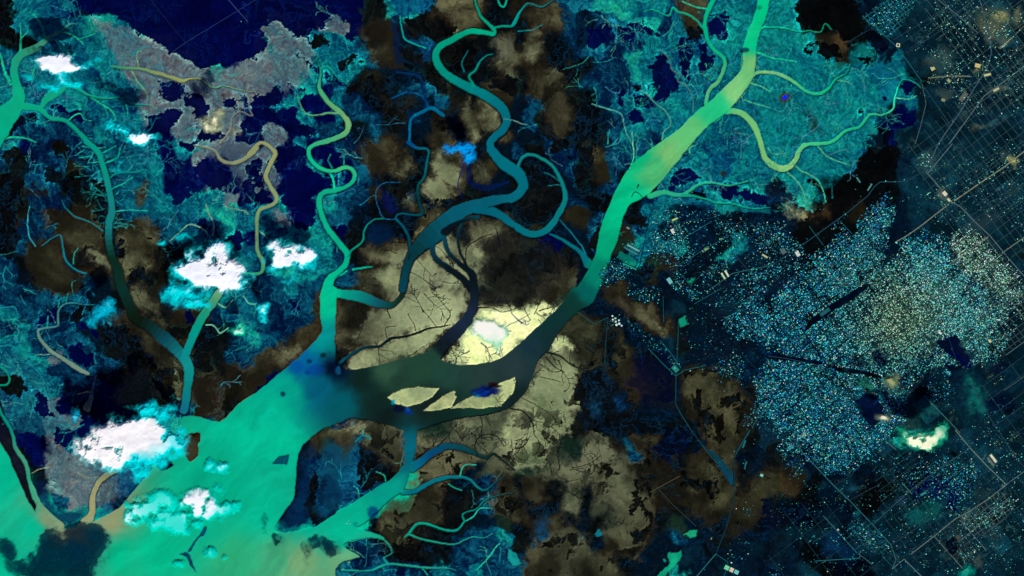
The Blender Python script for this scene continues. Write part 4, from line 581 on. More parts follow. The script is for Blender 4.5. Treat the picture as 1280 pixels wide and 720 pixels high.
for x, y, rx, ry, c, op in [(1246,24,20,22,(76,84,64),.8),(1252,18,8,9,(170,160,100),.6),(1272,18,8,14,(112,112,84),.7),(1240,44,14,16,(88,96,78),.7),(1170,84,16,12,(60,74,70),.6),(1178,70,12,12,(58,72,70),.6),(1222,82,9,7,(130,124,90),.7),(1258,52,12,7,(110,112,92),.6),(1216,38,6,16,(54,70,70),.6),(1180,118,16,8,(66,80,74),.6),(1246,112,10,6,(120,118,92),.6),(1228,160,14,5,(110,112,88),.6),(1265,204,6,6,(190,180,110),.8),(1256,198,5,12,(76,88,80),.6),(1230,276,20,14,(36,56,62),.6),(1160,200,14,16,(64,84,80),.5),(1180,245,8,8,(140,140,116),.5),(1262,240,14,10,(28,48,58),.6),(1206,146,10,8,(50,66,66),.5),(1218,20,12,14,(34,52,58),.6),(1192,658,20,14,(24,44,50),.6),(1230,618,18,10,(40,58,60),.5),(1190,685,24,16,(44,50,46),.6),(1242,668,10,8,(28,40,44),.6),(1195,668,7,6,(120,116,92),.5),(1225,698,7,7,(100,104,88),.5),(1150,345,16,12,(50,66,60),.4),(1160,350,14,12,(110,110,76),.35),(1185,355,12,9,(120,116,80),.35),(1130,330,20,16,(40,60,58),.5),(1268,545,12,8,(6,30,44),.6),(1240,650,7,6,(6,14,16),.8),(1194,564,7,5,(2,8,12),.9),(1250,500,14,10,(1,8,34),.8),(1257,508,6,5,(3,3,8),.9),(1266,64,5,5,(12,12,8),.9),(1270,315,8,7,(10,12,10),.8),(1214,300,10,9,(6,18,16),.8),(1178,285,14,8,(4,22,28),.6),(1160,610,10,8,(8,70,74),.5),(1085,575,12,6,(10,60,80),.5),(1065,612,10,5,(30,100,120),.6),(1068,640,7,5,(20,110,120),.6),(1030,612,8,8,(10,60,70),.6),(980,630,24,14,(2,16,22),.5)]:
    sl = box(x - rx * 2, y - ry * 2, x + rx * 2, y + ry * 2)
    q = np.hypot((X[sl] - x + WX[sl] * 30 + FX[sl] * 8) / rx, (Y[sl] - y + WY[sl] * 30 + FY[sl] * 8) / ry)
    m = (sstep(1.3, .3, q) * op * (.45 + 1.1 * fbm(X[sl], Y[sl], 6, 720, 3, .65)))[..., None]
    IMG[sl] = IMG[sl] * (1 - m) + np.array(c, np.float32) * m
IMG = np.clip(IMG, 0, 255)
# ------------------------------------------------------------------ from display values to base colours
EXPOSURE = 0.1
GAIN = np.array((1.25, 1.23, 1.38), np.float32)     # light that a white level surface sends to the camera, by channel
def lin(c):
    c = np.clip(np.asarray(c, np.float32) / 255, 0, 1)
    return np.where(c <= .04045, c / 12.92, ((c + .055) / 1.055) ** 2.4)
def alb(c): return np.clip(lin(c) / GAIN, 0, .92)

scene = bpy.context.scene
col = scene.collection
def tag(o, label=None, cat=None, group=None, kind=None):
    if label: o['label'] = label
    if cat: o['category'] = cat
    if group: o['group'] = group
    if kind: o['kind'] = kind
    return o

def make_mesh(name, verts, quads, colors=None, smooth_=False, extra=None):
    me = bpy.data.meshes.new(name)
    verts = np.asarray(verts, np.float32); quads = np.asarray(quads, np.int32)
    k = quads.shape[1]
    me.vertices.add(len(verts)); me.vertices.foreach_set('co', verts.ravel())
    me.loops.add(quads.size); me.loops.foreach_set('vertex_index', quads.ravel())
    me.polygons.add(len(quads)); me.polygons.foreach_set('loop_start', np.arange(0, quads.size, k, dtype=np.int32))
    if smooth_: me.polygons.foreach_set('use_smooth', np.ones(len(quads), bool))
    if colors is not None:
        at = me.color_attributes.new('Col', 'FLOAT_COLOR', 'POINT')
        c4 = np.ones((len(verts), 4), np.float32); c4[:, :3] = colors
        at.data.foreach_set('color', c4.ravel())
    if extra is not None:
        at = me.attributes.new('dens', 'FLOAT', 'POINT'); at.data.foreach_set('value', np.asarray(extra, np.float32))
    me.update(calc_edges=True); me.validate()
    return me

def add(name, me, mat, parent=None, loc=(0, 0, 0), rz=0):
    o = bpy.data.objects.new(name, me); col.objects.link(o)
    if mat and not me.materials: me.materials.append(mat)
    o.location = loc; o.rotation_euler = (0, 0, rz)
    if parent: o.parent = parent
    return o

# ------------------------------------------------------------------ materials
def terrain_mat(name, rough, spec, bump, grain=.16):
    m = bpy.data.materials.new(name); m.use_nodes = True
    nt = m.node_tree; b = nt.nodes['Principled BSDF']
    at = nt.nodes.new('ShaderNodeAttribute'); at.attribute_name = 'Col'
    tc = nt.nodes.new('ShaderNodeTexCoord')
    nz = nt.nodes.new('ShaderNodeTexNoise'); nz.inputs['Scale'].default_value = 1 / 70.0; nz.inputs['Detail'].default_value = 4
    nt.links.new(tc.outputs['Object'], nz.inputs['Vector'])
    mr = nt.nodes.new('ShaderNodeMapRange'); mr.inputs[1].default_value = .3; mr.inputs[2].default_value = .7; mr.inputs[3].default_value = 1 - grain; mr.inputs[4].default_value = 1 + grain
    nt.links.new(nz.outputs['Fac'], mr.inputs[0])
    mx = nt.nodes.new('ShaderNodeVectorMath'); mx.operation = 'SCALE'
    nt.links.new(at.outputs['Color'], mx.inputs[0]); nt.links.new(mr.outputs[0], mx.inputs['Scale'])
    nt.links.new(mx.outputs[0], b.inputs['Base Color'])
    b.inputs['Roughness'].default_value = rough; b.inputs['Specular IOR Level'].default_value = spec
    if bump:
        bp = nt.nodes.new('ShaderNodeBump'); bp.inputs['Strength'].default_value = bump; bp.inputs['Distance'].default_value = 6
        nt.links.new(nz.outputs['Fac'], bp.inputs['Height']); nt.links.new(bp.outputs[0], b.inputs['Normal'])
    return m
M_LAND = terrain_mat('land', .95, .0, .3, .1)
M_WATER = terrain_mat('silty_water', .35, .05, .03, .015)
M_BUILD = terrain_mat('roofs_and_walls', .85, .05, 0)
M_ROAD = terrain_mat('road_surface', .9, .05, 0)

def flat_mat(name, rgb, rough=.8):
    m = bpy.data.materials.new(name); m.use_nodes = True
    nt = m.node_tree; b = nt.nodes['Principled BSDF']
    nz = nt.nodes.new('ShaderNodeTexNoise'); nz.inputs['Scale'].default_value = .06
    tc = nt.nodes.new('ShaderNodeTexCoord'); nt.links.new(tc.outputs['Object'], nz.inputs['Vector'])
    cr = nt.nodes.new('ShaderNodeValToRGB'); a = alb(rgb)
    cr.color_ramp.elements[0].position = .35; cr.color_ramp.elements[0].color = (*(a * .75), 1)
    cr.color_ramp.elements[1].position = .65; cr.color_ramp.elements[1].color = (*np.clip(a * 1.12, 0, .93), 1)
    nt.links.new(nz.outputs['Fac'], cr.inputs[0]); nt.links.new(cr.outputs[0], b.inputs['Base Color'])
    b.inputs['Roughness'].default_value = rough; b.inputs['Specular IOR Level'].default_value = .1
    return m

# ------------------------------------------------------------------ the land and water sheet, one mesh per feature
WATERY = {k for k, v in NAMES.items() if v[0] in ('estuary', 'river', 'creek', 'lagoon', 'reservoir')}
is_w = np.isin(ID, list(WATERY))
Z = (fbm(X, Y, 70, 600, 3, .5) - .5) * 50 + (fbm(X, Y, 9, 620, 3, .6) - .5) * 14 + 22
Z = np.where(is_w, -4.0, np.maximum(Z, 1.0)).astype(np.float32)
def ground_z(x, y):
    i = int(min(max(x + PAD, 0), NX - 2)); j = int(min(max(y + PAD, 0), NY - 2))
    return float(max(Z[j, i], Z[j, i + 1], Z[j + 1, i], Z[j + 1, i + 1]))
# the sheet runs on past the mapped part in a few wide rows
px = wx(X); py = wy(Y)
far = [(1.0, 0), (1.0, 0)]
GXv = np.array(px); GYv = np.array(py)
for edge in (0, -1):
    sgn = -1 if edge == 0 else 1
    GXv[:, edge] += sgn * 60000; GYv[edge, :] += -sgn * 60000
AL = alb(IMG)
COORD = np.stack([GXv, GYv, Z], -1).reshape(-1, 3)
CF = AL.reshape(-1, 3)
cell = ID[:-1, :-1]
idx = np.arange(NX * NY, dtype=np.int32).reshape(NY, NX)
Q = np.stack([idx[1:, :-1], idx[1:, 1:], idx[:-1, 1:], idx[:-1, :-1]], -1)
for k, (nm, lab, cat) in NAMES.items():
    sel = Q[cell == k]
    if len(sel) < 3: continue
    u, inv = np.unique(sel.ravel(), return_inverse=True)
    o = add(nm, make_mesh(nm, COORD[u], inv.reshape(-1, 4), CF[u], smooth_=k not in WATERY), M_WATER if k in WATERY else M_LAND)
    tag(o, lab, cat, kind='structure')

# ------------------------------------------------------------------ roads
road_lines = []
def road(tile, s, w=.8, c=(58, 88, 96), label='thin pale road across the dark plain', name='road'):
    pts = P(tile, s)
    fine_pts = []
    for a, b in zip(pts, pts[1:]):
        n = max(1, int(math.hypot(b[0] - a[0], b[1] - a[1]) / 1.5))
        fine_pts += [(a[0] + (b[0] - a[0]) * t / n, a[1] + (b[1] - a[1]) * t / n) for t in range(n)]
    fine_pts.append(pts[-1]); road_lines.append(fine_pts)
    vs, qs, cs = [], [], []
    for i, p in enumerate(fine_pts):
        q0, q1 = fine_pts[max(0, i - 1)], fine_pts[min(len(fine_pts) - 1, i + 1)]
        dx, dy = q1[0] - q0[0], q1[1] - q0[1]; L = math.hypot(dx, dy) + 1e-9
        nx, ny = -dy / L * w / 2, dx / L * w / 2
        z = ground_z(*p) + 5 + len(road_lines) * .06
        f = .75 + .5 * float(tsw[int(min(max(p[1] + PAD, 0), NY - 1)), int(min(max(p[0] + PAD, 0), NX - 1))])
        for s_ in (1, -1):
            vs.append((wx(p[0] + s_ * nx), wy(p[1] + s_ * ny), z)); cs.append(np.clip(alb(c) * f, 0, .9))
        if i: b = 2 * i; qs.append((b - 2, b - 1, b + 1, b))
    o = add(name, make_mesh(name, vs, qs, cs), M_ROAD)
    return tag(o, label, 'road' if name == 'road' else name.split('_')[-1], kind='structure')
BR, DM, TEA, TAN = (84, 108, 112), (34, 62, 78), (20, 96, 104), (112, 116, 98)
road('A', "1290,-8 1130,90 930,212 860,262", .9, (26, 46, 92), 'straight pale blue road over the navy land at the top left')
road('A', "745,-10 830,95 935,222", .7, (14, 28, 66), 'faint road slanting down the navy land at the top left'); road('A', "1135,-10 1185,48 1240,110", .6, (60, 80, 110), 'short road crossing the top left straight road')
road('D', "1055,-10 1085,90 1105,170 1117,265 1095,340 1050,410 960,560 850,720 790,860", 1.5, (54, 80, 94), 'broad pale highway bending through the upper right plain')
road('D', "1290,325 1190,400 1080,480 1000,590 905,720", 1.0, BR, 'road slanting from the right edge to the highway'); road('D', "760,410 840,520 910,625", .9, DM, 'road running right and down from the edge of the teal flats')
road('D', "840,-10 940,70 1050,165", .8, BR, 'road with bright yards in the top right'); road('D', "470,80 560,160 640,230 700,310 770,410", .9, TEA, 'teal road along the lower edge of the street grid at the top right')
road('D', "625,200 800,95 960,-5", .7, DM, 'upper parallel lane of the top right fields'); road('D', "690,265 900,130 1010,50", .7, DM, 'lower parallel lane of the top right fields'); road('D', "400,210 520,140 700,20", .6, DM, 'lane along the street grid at the top right'); road('D', "770,420 790,520 760,640 735,720", .8, (70, 90, 100), 'curving pale track at the right edge of the teal flats'); road('D', "800,390 920,380 1010,382", 1.6, (104, 112, 96), 'broad dusty road between yards at the upper right'); road('D', "1120,270 1170,350 1200,400", .6, DM, 'short lane right of the highway bend'); road('D', "1150,240 1220,190 1290,120", 1.0, (90, 100, 92), 'pale lane toward the right edge beside bright yards'); road('D', "1170,580 1240,660 1290,700", .6, DM, 'dark lane at the right edge')
road('H', "930,285 1060,195 1180,115 1290,30", 1.3, (128, 132, 104), 'straight tan road rising to the right edge'); road('H', "790,140 860,220 905,285 960,312 1030,385 1110,460 1200,570 1290,672", 1.3, (78, 98, 98), 'long tan road running down to the right through the grid suburbs')
road('H', "905,300 840,350 770,405 700,455 635,492", 1.1, (120, 126, 110), 'bright bead like road along the top of the tan suburb'); road('H', "1180,538 1290,460", 1.1, (110, 118, 96), 'short tan road to the right edge'); road('H', "905,602 1000,535 1100,465", 1.1, (124, 130, 104), 'tan avenue in the grid suburb'); road('H', "1010,362 1110,295 1200,235", .8, DM, 'lane between dark fields right of the city'); road('H', "920,480 1040,402", .7, DM, 'lane along the dark quarry field')
road('H', "905,-5 840,60 790,130 690,188 560,190 530,215 500,258 400,340 300,412 150,520 0,620", 1.0, (30, 66, 80), 'ring road curving along the dark belt above the city'); road('H', "920,0 850,85 800,145", .9, BR, 'connecting road above the ring road'); road('H', "1060,640 1160,560 1200,520", .7, BR, 'avenue bordering a dark field'); road('H', "1100,470 1280,690", .6, DM, 'grid street at the right'); road('H', "360,385 420,450", .6, TEA, 'short street at the upper edge of the city'); road('H', "205,410 275,505", .6, TEA, 'short street left of the city edge'); road('H', "860,650 950,580 1040,520 1100,540 1150,590", .6, BR, 'small loop of grid streets'); road('H', "865,70 1000,240", .8, (20, 70, 70), 'green edged ditch road below the highway'); road('H', "1100,40 1150,105", .5, DM, 'tiny lane in the upper right fields')
road('L', "780,538 860,620 960,725", 1.0, (56, 100, 100), 'road along the green park in the lower city'); road('L', "690,690 780,625 850,590", .7, DM, 'lane inside the lower green park'); road('L', "1180,512 1290,435", .9, (60, 86, 92), 'road to the right edge in the lower right plain'); road('L', "1000,450 1060,560 1150,720", .9, DM, 'road along the green strip below the city'); road('L', "1190,335 1290,262", .8, BR, 'lane to the right edge beside the city'); road('L', "1130,690 1290,580", .7, DM, 'parallel lane in the lower right plain'); road('L', "780,0 840,100 900,240 940,360", 1.1, (10, 34, 52), 'dark stream bed road through the tan suburb'); road('L', "720,420 780,360 860,340 960,370", .9, (10, 64, 72), 'curving dark boulevard in the city'); road('L', "0,620 120,510 250,430", .8, (12, 50, 66), 'dark avenue at the lower left of the city'); road('L', "0,340 90,352 180,370", .7, DM, 'street left of the rail corridor'); road('L', "900,20 1010,120 1100,180", .7, BR, 'grid street at the right of the city'); road('L', "1060,140 1200,30", .7, BR, 'cross street at the right of the city')
road('P', "935,-10 1010,80 1100,175 1190,262", 1.2, (96, 112, 102), 'tan road down to the corner of the lower right suburb'); road('P', "1195,260 1100,335 1010,395 940,432 830,520 715,610", 1.2, (92, 108, 104), 'tan road running left from the corner of the lower right suburb'); road('P', "100,30 190,120 330,270 410,345 520,460 615,565 640,640 620,685", 1.1, (40, 96, 104), 'long teal road slanting through the lower right plain'); road('P', "275,418 350,500 440,600 520,660", 1.0, (48, 96, 104), 'teal road parallel to the long teal road'); road('P', "525,462 700,300 850,185 1010,80", .9, (40, 78, 88), 'road rising to the right between blue suburbs'); road('P', "1190,262 1290,190", .9, BR, 'road from the suburb corner to the right edge'); road('P', "1150,-10 1220,100 1290,190", .8, DM, 'lane slanting at the lower right edge'); road('P', "830,520 900,600 985,695", .9, BR, 'road down to the small bright cloud'); road('P', "620,685 680,635 770,725", 1.0, BR, 'road corner at the bottom edge'); road('P', "225,550 320,492", .8, DM, 'lane at the lower field'); road('P', "235,645 460,630", .9, (30, 104, 110), 'short bright teal canal road in the dark field'); road('P', "330,270 410,220 500,120", .6, DM, 'street of the lower quarter'); road('P', "620,560 850,410", .7, DM, 'lane between dark blocks at the bottom'); road('P', "500,0 640,150 740,220", .6, DM, 'street under the crescent cloud'); road('P', "590,200 650,160 720,110", .6, DM, 'cross street under the crescent cloud'); road('P', "670,255 720,310", .9, (60, 120, 116), 'short bright street in the blue suburb'); road('P', "410,340 560,260", .6, DM, 'lane beside the dark field'); road('P', "385,535 560,430", .6, TEA, 'teal street of the row quarter'); road('P', "430,590 600,480", .6, TEA, 'lower teal street of the row quarter'); road('P', "570,620 640,690", .6, TEA, 'short street at the foot of the row quarter'); road('P', "1010,500 1200,340", .7, BR, 'street of the lower right suburb'); road('P', "960,440 1090,590", .7, BR, 'cross street of the lower right suburb'); road('P', "880,600 1000,510", .6, BR, 'side street of the lower right suburb'); road('P', "1040,385 1180,540", .6, DM, 'second cross street of the lower right suburb'); road('P', "960,680 1180,520", .6, DM, 'bottom street of the lower right suburb'); road('P', "580,0 590,45 640,90", .7, BR, 'small road loop left of the crescent cloud')
road('K', "480,145 470,260 463,385", .9, (10, 60, 72), 'straight dark teal road down from the tank yard'); road('K', "832,165 828,300 820,440 818,580 850,640 905,725 1000,850 1060,900", .9, (16, 70, 80), 'long teal road down to the reservoir'); road('K', "680,300 760,385 820,440 860,412 970,385", .9, (14, 90, 96), 'teal road meeting at the green plot'); road('K', "740,262 790,320 845,400", .8, TEA, 'parallel teal street above the green plot'); road('K', "325,118 410,178 480,148", .8, (20, 84, 90), 'short road from the channel bank to the tank yard'); road('K', "870,290 1060,320", .5, (6, 30, 54), 'faint lane across the dark land'); road('K', "910,80 1050,0", .6, TEA, 'street between the western quarters'); road('K', "950,75 1090,90", .6, (10, 56, 72), 'dark street below the western quarters'); road('K', "600,615 810,612", .5, (6, 24, 54), 'faint straight lane over black land'); road('K', "1200,700 1230,640 1290,615", .8, TEA, 'curving teal road at the left of the city'); road('K', "1150,330 1290,480", .5, (10, 56, 80), 'edge street of the blue quarter'); road('K', "755,40 758,170", .5, TEA, 'short straight street of the western quarter')
road('O', "1185,-10 1112,110 1112,300 1100,370 1070,480 1020,608 920,725", 1.3, (6, 48, 56), 'dark road running down past the reservoir to the bottom edge'); road('O', "1190,-10 1118,112", .7, TEA, 'teal lane beside the dark road'); road('O', "1020,608 920,725", 1.0, (40, 110, 104), 'pale green end of the dark road at the bottom edge'); road('O', "1250,225 1185,300 1150,420 1120,500", .9, (26, 40, 34), 'dark curved road through brown land'); road('O', "1020,610 1080,650 1060,720", .7, TEA, 'short road to the bright hall roofs'); road('O', "690,300 840,220", 1.0, (70, 66, 48), 'pale dirt track on brown land'); road('O', "720,270 800,360 920,470", .9, (48, 50, 40), 'dark dirt track crossing brown land'); road('O', "700,90 770,170", .7, (14, 16, 16), 'short black track near the navy patch'); road('O', "900,0 980,95", 1.0, (6, 50, 62), 'teal road leading into the reservoir')
road('G', "680,475 790,408 870,385 1000,368 1130,400 1200,470 1290,560", .8, (10, 48, 66), 'curving dark road through the inland port quarter'); road('G', "1000,720 1100,648 1200,625 1290,608", 1.0, (40, 90, 92), 'pale teal road on the right of the port quarter'); road('G', "860,470 1000,385", .8, TEA, 'teal street of the port quarter'); road('G', "690,350 640,600 620,640", .8, (2, 18, 32), 'dark dock road along the port basin'); road('G', "840,600 940,540 1080,460", .7, TEA, 'lower teal street of the port quarter'); road('G', "890,710 960,640", .6, DM, 'short street at the bottom of the port quarter'); road('G', "820,630 900,710", .6, TEA, 'cross street at the bottom of the port quarter'); road('G', "1120,560 1180,630", .6, DM, 'narrow street beside two white roofs')

# regular streets of the grid suburbs
def grid(poly, du, dv, w, c, label):
    vs, qs, cs = [], [], []
    U0 = [p[0] * math.cos(GA) + p[1] * math.sin(GA) for p in poly]; V0 = [-p[0] * math.sin(GA) + p[1] * math.cos(GA) for p in poly]
    def back(u, v): return u * math.cos(GA) - v * math.sin(GA), u * math.sin(GA) + v * math.cos(GA)
    def strip(a, b, lift):
        n = max(1, int(math.hypot(a[0] - b[0], a[1] - b[1]) / 1.2)); run = None
        dx, dy = (b[0] - a[0]), (b[1] - a[1]); L = math.hypot(dx, dy) + 1e-9; ox, oy = -dy / L * w / 2, dx / L * w / 2
        for i in range(n + 1):
            x, y = a[0] + dx * i / n, a[1] + dy * i / n
            ok = inside(poly, np.array([x]), np.array([y]))[0]
            if not ok: run = None; continue
            z = ground_z(x, y) + lift; k = len(vs)
            vs.extend([(wx(x + ox), wy(y + oy), z), (wx(x - ox), wy(y - oy), z)])
            f = .7 + .5 * float(fine[int(y + PAD), int(x + PAD)]); cs.extend([alb(c) * f] * 2)
            if run is not None: qs.append((run, run + 1, k + 1, k))
            run = k
    u = min(U0)
    while u < max(U0): strip(back(u, min(V0)), back(u, max(V0)), 3.2); u += du * rnd.choice((1, 1, 1, 2))
    v = min(V0)
    while v < max(V0): strip(back(min(U0), v), back(max(U0), v), 3.9); v += dv * rnd.choice((1, 1, 1, 2))
    if qs: tag(add('street_grid', make_mesh('street_grid', vs, qs, cs), M_ROAD), label, 'streets', kind='structure')
grid(P('D', "455,85 640,-40 780,-40 660,140 610,200"), 5, 5, .7, (24, 110, 120), 'close square street grid at the top right')
grid(P('D', "640,190 930,-30 1020,30 720,260"), 16, 11, .5, (30, 74, 84), 'wide field lanes right of the top street grid')
grid(P('H', "900,470 1010,380 1290,690 1290,900 1100,720 950,660"), 7, 7, .65, (82, 94, 86), 'tan square street grid right of the city')
grid(P('L', "900,0 1100,-60 1290,40 1290,260 1180,330 1020,180"), 7, 7, .55, (70, 86, 82), 'grey square street grid at the right of the city')
grid(P('P', "960,420 1180,290 1250,380 1080,520 1000,520"), 6, 6, .65, (84, 98, 92), 'pale street grid in the lower right suburb')
grid(P('P', "880,570 1010,500 1090,590 1010,680"), 7, 7, .5, (60, 84, 88), 'sparse street grid below the lower right suburb')
grid(P('P', "690,400 760,345 850,340 870,420 740,470"), 6, 5, .6, (10, 92, 88), 'green street grid in the dark plain')
grid(P('P', "380,470 450,420 640,600 560,620 480,580"), 6, 6, .6, (14, 88, 100), 'teal street grid of the row quarter')
grid(P('P', "550,60 660,30 760,150 650,220"), 9, 7, .5, (20, 70, 82), 'lanes of the blocks left of the crescent cloud')
grid(P('P', "620,340 680,310 700,350 640,380"), 3, 3, .5, (40, 74, 104), 'tiny square street grid in a dark field')
grid(P('H', "1020,100 1290,-40 1290,330 1150,420 1040,330"), 19, 15, .55, (44, 76, 82), 'wide lanes between the fields at the right edge')
grid(P('P', "20,420 330,300 700,720 -10,760"), 24, 21, .5, (22, 58, 70), 'faint lanes of the dark fields at the bottom')
grid([(1130,180),(1290,60),(1290,330),(1190,300)], 9, 13, .5, (48, 78, 80), 'fine lanes of the plots at the right edge')
grid([(1150,-10),(1290,-10),(1290,130),(1200,150)], 8, 12, .55, (62, 86, 84), 'fine lanes of the dusty yards at the top right')
grid([(1090,590),(1240,560),(1290,640),(1240,715),(1120,700)], 10, 12, .5, (30, 66, 76), 'fine lanes of the blue suburb in the lower right')
grid(P('L', "1050,420 1290,330 1290,760 1150,740"), 22, 18, .55, (36, 70, 76), 'faint lanes of the fields at the lower right edge')
# ------------------------------------------------------------------ the city
lots = []      # x, y, half length, half width, angle, height, colour, quarter
r3 = random.Random(23)
def yellowness(x, y):
    return min(1, max(0, math.exp(-((x - 1122) / 60) ** 2 - ((y - 396) / 66) ** 2) * 1.0 + max(0, (x - 1150) / 130) * .55 + .04))
def roof(yl, br):
    """display colour of a roof: blue to teal on the left of the city, cream towards its middle"""
    t = r3.random()
    if t < .16 * (1 - yl): c = (12, 58, 130)
    elif t < .48 - .2 * yl: c = (16, 104, 150)
    elif t < .80 - .25 * yl: c = (18, 150, 154)
    elif t < .94: c = (80, 186, 166)
    else: c = (176, 206, 180)
    c = tuple(a * (1 - yl * .55) + b * yl * .55 for a, b in zip(c, (178, 180, 118)))
    k = br * min(1.6, max(.2, r3.lognormvariate(-.36, .62)))
    return tuple(min(250, a * k) for a in c)
VOID = [P('H', "370,385 430,340 450,430 420,470"), P('L', "300,90 480,-20 520,-20 420,60 330,110 240,170 180,220 200,170"), P('L', "440,560 510,515 575,590 575,650 510,690 440,600"), P('L', "690,600 780,540 860,610 740,710"), P('L', "835,270 940,232 980,290 1015,350 980,390 900,330"),
        P('L', "330,392 450,405 570,440 570,452 430,425 330,415"), P('L', "-20,315 120,345 270,365 270,382 -20,352"), P('H', "600,480 640,340 720,250 760,210 700,320 650,400 615,520"), P('L', "340,350 365,350 365,372 340,372"), P('L', "515,265 555,270 550,300 515,300"), P('L', "880,380 960,390 1060,560 1080,650 1020,620 980,500")]
def quarter(poly, step, dens, bright, label, sz=(.34, .62), yl=None, street=8, jit=.26):
    us = [p[0] * math.cos(GA) + p[1] * math.sin(GA) for p in poly]; vs = [-p[0] * math.sin(GA) + p[1] * math.cos(GA) for p in poly]
    xs, meta = [], []
    u = min(us)
    k = 0
    while u < max(us):
        v = min(vs)
        while v < max(vs):
            if not (int(u / step) % (2 * street) == 0 or int(v / step) % (2 * street + 5) == 0):
                uu, vv = u + r3.gauss(0, jit), v + r3.gauss(0, jit)
                xs.append((uu * math.cos(GA) - vv * math.sin(GA), uu * math.sin(GA) + vv * math.cos(GA)))
            v += step
        u += step
    if not xs: return
    a = np.array(xs, np.float32); ii = np.clip((a + PAD).astype(int), 0, [NX - 1, NY - 1])
    wxx = a[:, 0] + WX[ii[:, 1], ii[:, 0]] * 22 + FX[ii[:, 1], ii[:, 0]] * 5; wyy = a[:, 1] + WY[ii[:, 1], ii[:, 0]] * 22
    ok = inside(poly, wxx, wyy)
    for vd in VOID: ok &= ~inside(vd, a[:, 0] + FX[ii[:, 1], ii[:, 0]] * 3, a[:, 1])
    de = np.full(len(a), 1e9, np.float32)
    for i in range(len(poly)):
        q0, q1 = poly[i], poly[(i + 1) % len(poly)]
        de = np.minimum(de, segdist(wxx, wyy, q0[0], q0[1], q1[0], q1[1])[0])
    soft_ = min(20, .22 * (max(us) - min(us)))
    clump = sstep(.36, .62, fbm(a[:, 0], a[:, 1], 11, 860, 3, .6))
    dn = (.3 + .7 * sstep(0, soft_, de)) * (.45 + .8 * clump) * (.55 + .9 * (tsw[ii[:, 1], ii[:, 0]] * .5 + cloudy[ii[:, 1], ii[:, 0]] * .5))
    for (x, y), o, d in zip(xs, ok, dn):
        if not o or not (-40 < x < MW + 40 and -40 < y < MH + 40) or r3.random() > dens * d: continue
        big = r3.random() < .07
        s_ = r3.uniform(*sz) * (1.5 if big else 1.22)
        lots.append((x, y, s_, s_ * r3.uniform(.6, 1), GA + r3.choice((0, math.pi / 2)), r3.uniform(6, 16) * (1.5 if big else 1), roof(yellowness(x, y) if yl is None else yl, bright), label))
core = [(1108,236),(1128,262),(1110,300),(1108,330),(1150,300),(1175,285),(1190,300),(1180,330),(1215,370),(1262,420),(1240,462),(1215,455),(1195,470),(1160,462),(1140,480),(1135,520),(1118,545),(1100,575),(1060,590),(1030,600),(1005,575),(985,560),(960,530),(938,515),(945,475),(960,440),(930,430),(905,400),(935,372),(960,385),(990,350),(1010,318),(1060,285)]
quarter(core, 1.25, 1.3, 1.02, 'dense speckled city quarter', (.34, .64))
quarter([(1060,300),(1108,250),(1125,262),(1108,310),(1100,350),(1040,372),(1010,350)], 1.3, .8, .9, 'dense speckled city quarter')
quarter(P('H', "640,490 770,410 830,460 960,610 1100,720 1200,900 900,1000 700,760"), 1.3, 1.1, 1.25, 'tan suburb right of the dense city', (.34, .6))
quarter(P('L', "900,0 1290,-20 1290,150 1200,260 1130,380 1040,330 960,220"), 1.4, .7, 1.0, 'tan suburb right of the dense city', (.34, .6))
quarter(P('H', "880,480 1010,380 1290,690 1290,800 1150,740 950,660"), 1.3, 1.0, 1.25, 'tan suburb right of the dense city', (.3, .6), yl=.85)
quarter(P('L', "770,400 860,370 930,480 950,560 900,640 780,520"), 1.7, .42, .9, 'blue suburb beside the dark boulevard', yl=.1)
quarter([(830,265),(900,262),(965,275),(1000,300),(985,345),(940,365),(905,390),(860,370),(820,330)], 1.7, .34, .85, 'inland quarter behind the port', yl=.15)
quarter([(860,385),(930,370),(960,400),(950,470),(900,500),(850,450)], 1.9, .22, .7, 'western fringe of the dense city', yl=.05)
quarter([(1140,235),(1290,150),(1290,330),(1215,262),(1160,300)], 2.2, .3, .9, 'farmsteads along the right edge', yl=.5)
quarter([(1150,-10),(1290,-10),(1290,150),(1180,140),(1140,60)], 2.2, .34, .95, 'dusty yards at the top right', yl=.7)
quarter([(1000,590),(1100,600),(1150,720),(1000,720),(960,640)], 2.4, .26, .75, 'scattered blocks left of the blue suburb', yl=.15)
quarter([(1100,600),(1290,480),(1290,720),(1130,720)], 2.4, .3, .85, 'pale suburb in the lower right corner', yl=.4)
quarter(P('P', "690,200 830,120 960,110 1060,150 1060,330 980,400 880,410 800,300 770,220"), 1.45, .62, .9, 'blue suburb below the crescent cloud', yl=.06)
quarter(P('P', "940,430 1180,290 1270,350 1080,520 1000,680 880,570"), 1.6, .5, .95, 'pale suburb in the lower right corner', yl=.55)
quarter(P('P', "370,460 440,410 560,500 640,610 560,630 460,580"), 1.5, .6, .9, 'teal row quarter at the bottom', yl=.15)
quarter(P('P', "0,-40 420,-60 560,100 380,130 200,120 120,250 60,150"), 1.35, .8, .9, 'ragged lower edge of the city', yl=.15)
quarter(P('P', "480,140 760,60 860,150 700,280 560,240"), 1.7, .4, .75, 'scattered blocks left of the blue suburb', yl=.1)
quarter(P('D', "455,85 640,-40 740,-40 660,130 590,190"), 1.35, .66, 1.0, 'square grid quarter at the top', yl=.1, street=4, jit=.2)
quarter(P('G', "690,310 830,300 1000,340 1290,420 1290,560 1100,470 960,400 800,420 700,420"), 1.5, .55, .9, 'port quarter by the river bank', yl=.2)
quarter(P('G', "690,430 850,400 920,520 830,640 740,620 660,560"), 1.4, .9, .95, 'port quarter by the river bank', yl=.2)
quarter(P('G', "770,690 820,630 900,720 860,760"), 1.5, .6, 1.0, 'port quarter by the river bank', yl=.25)
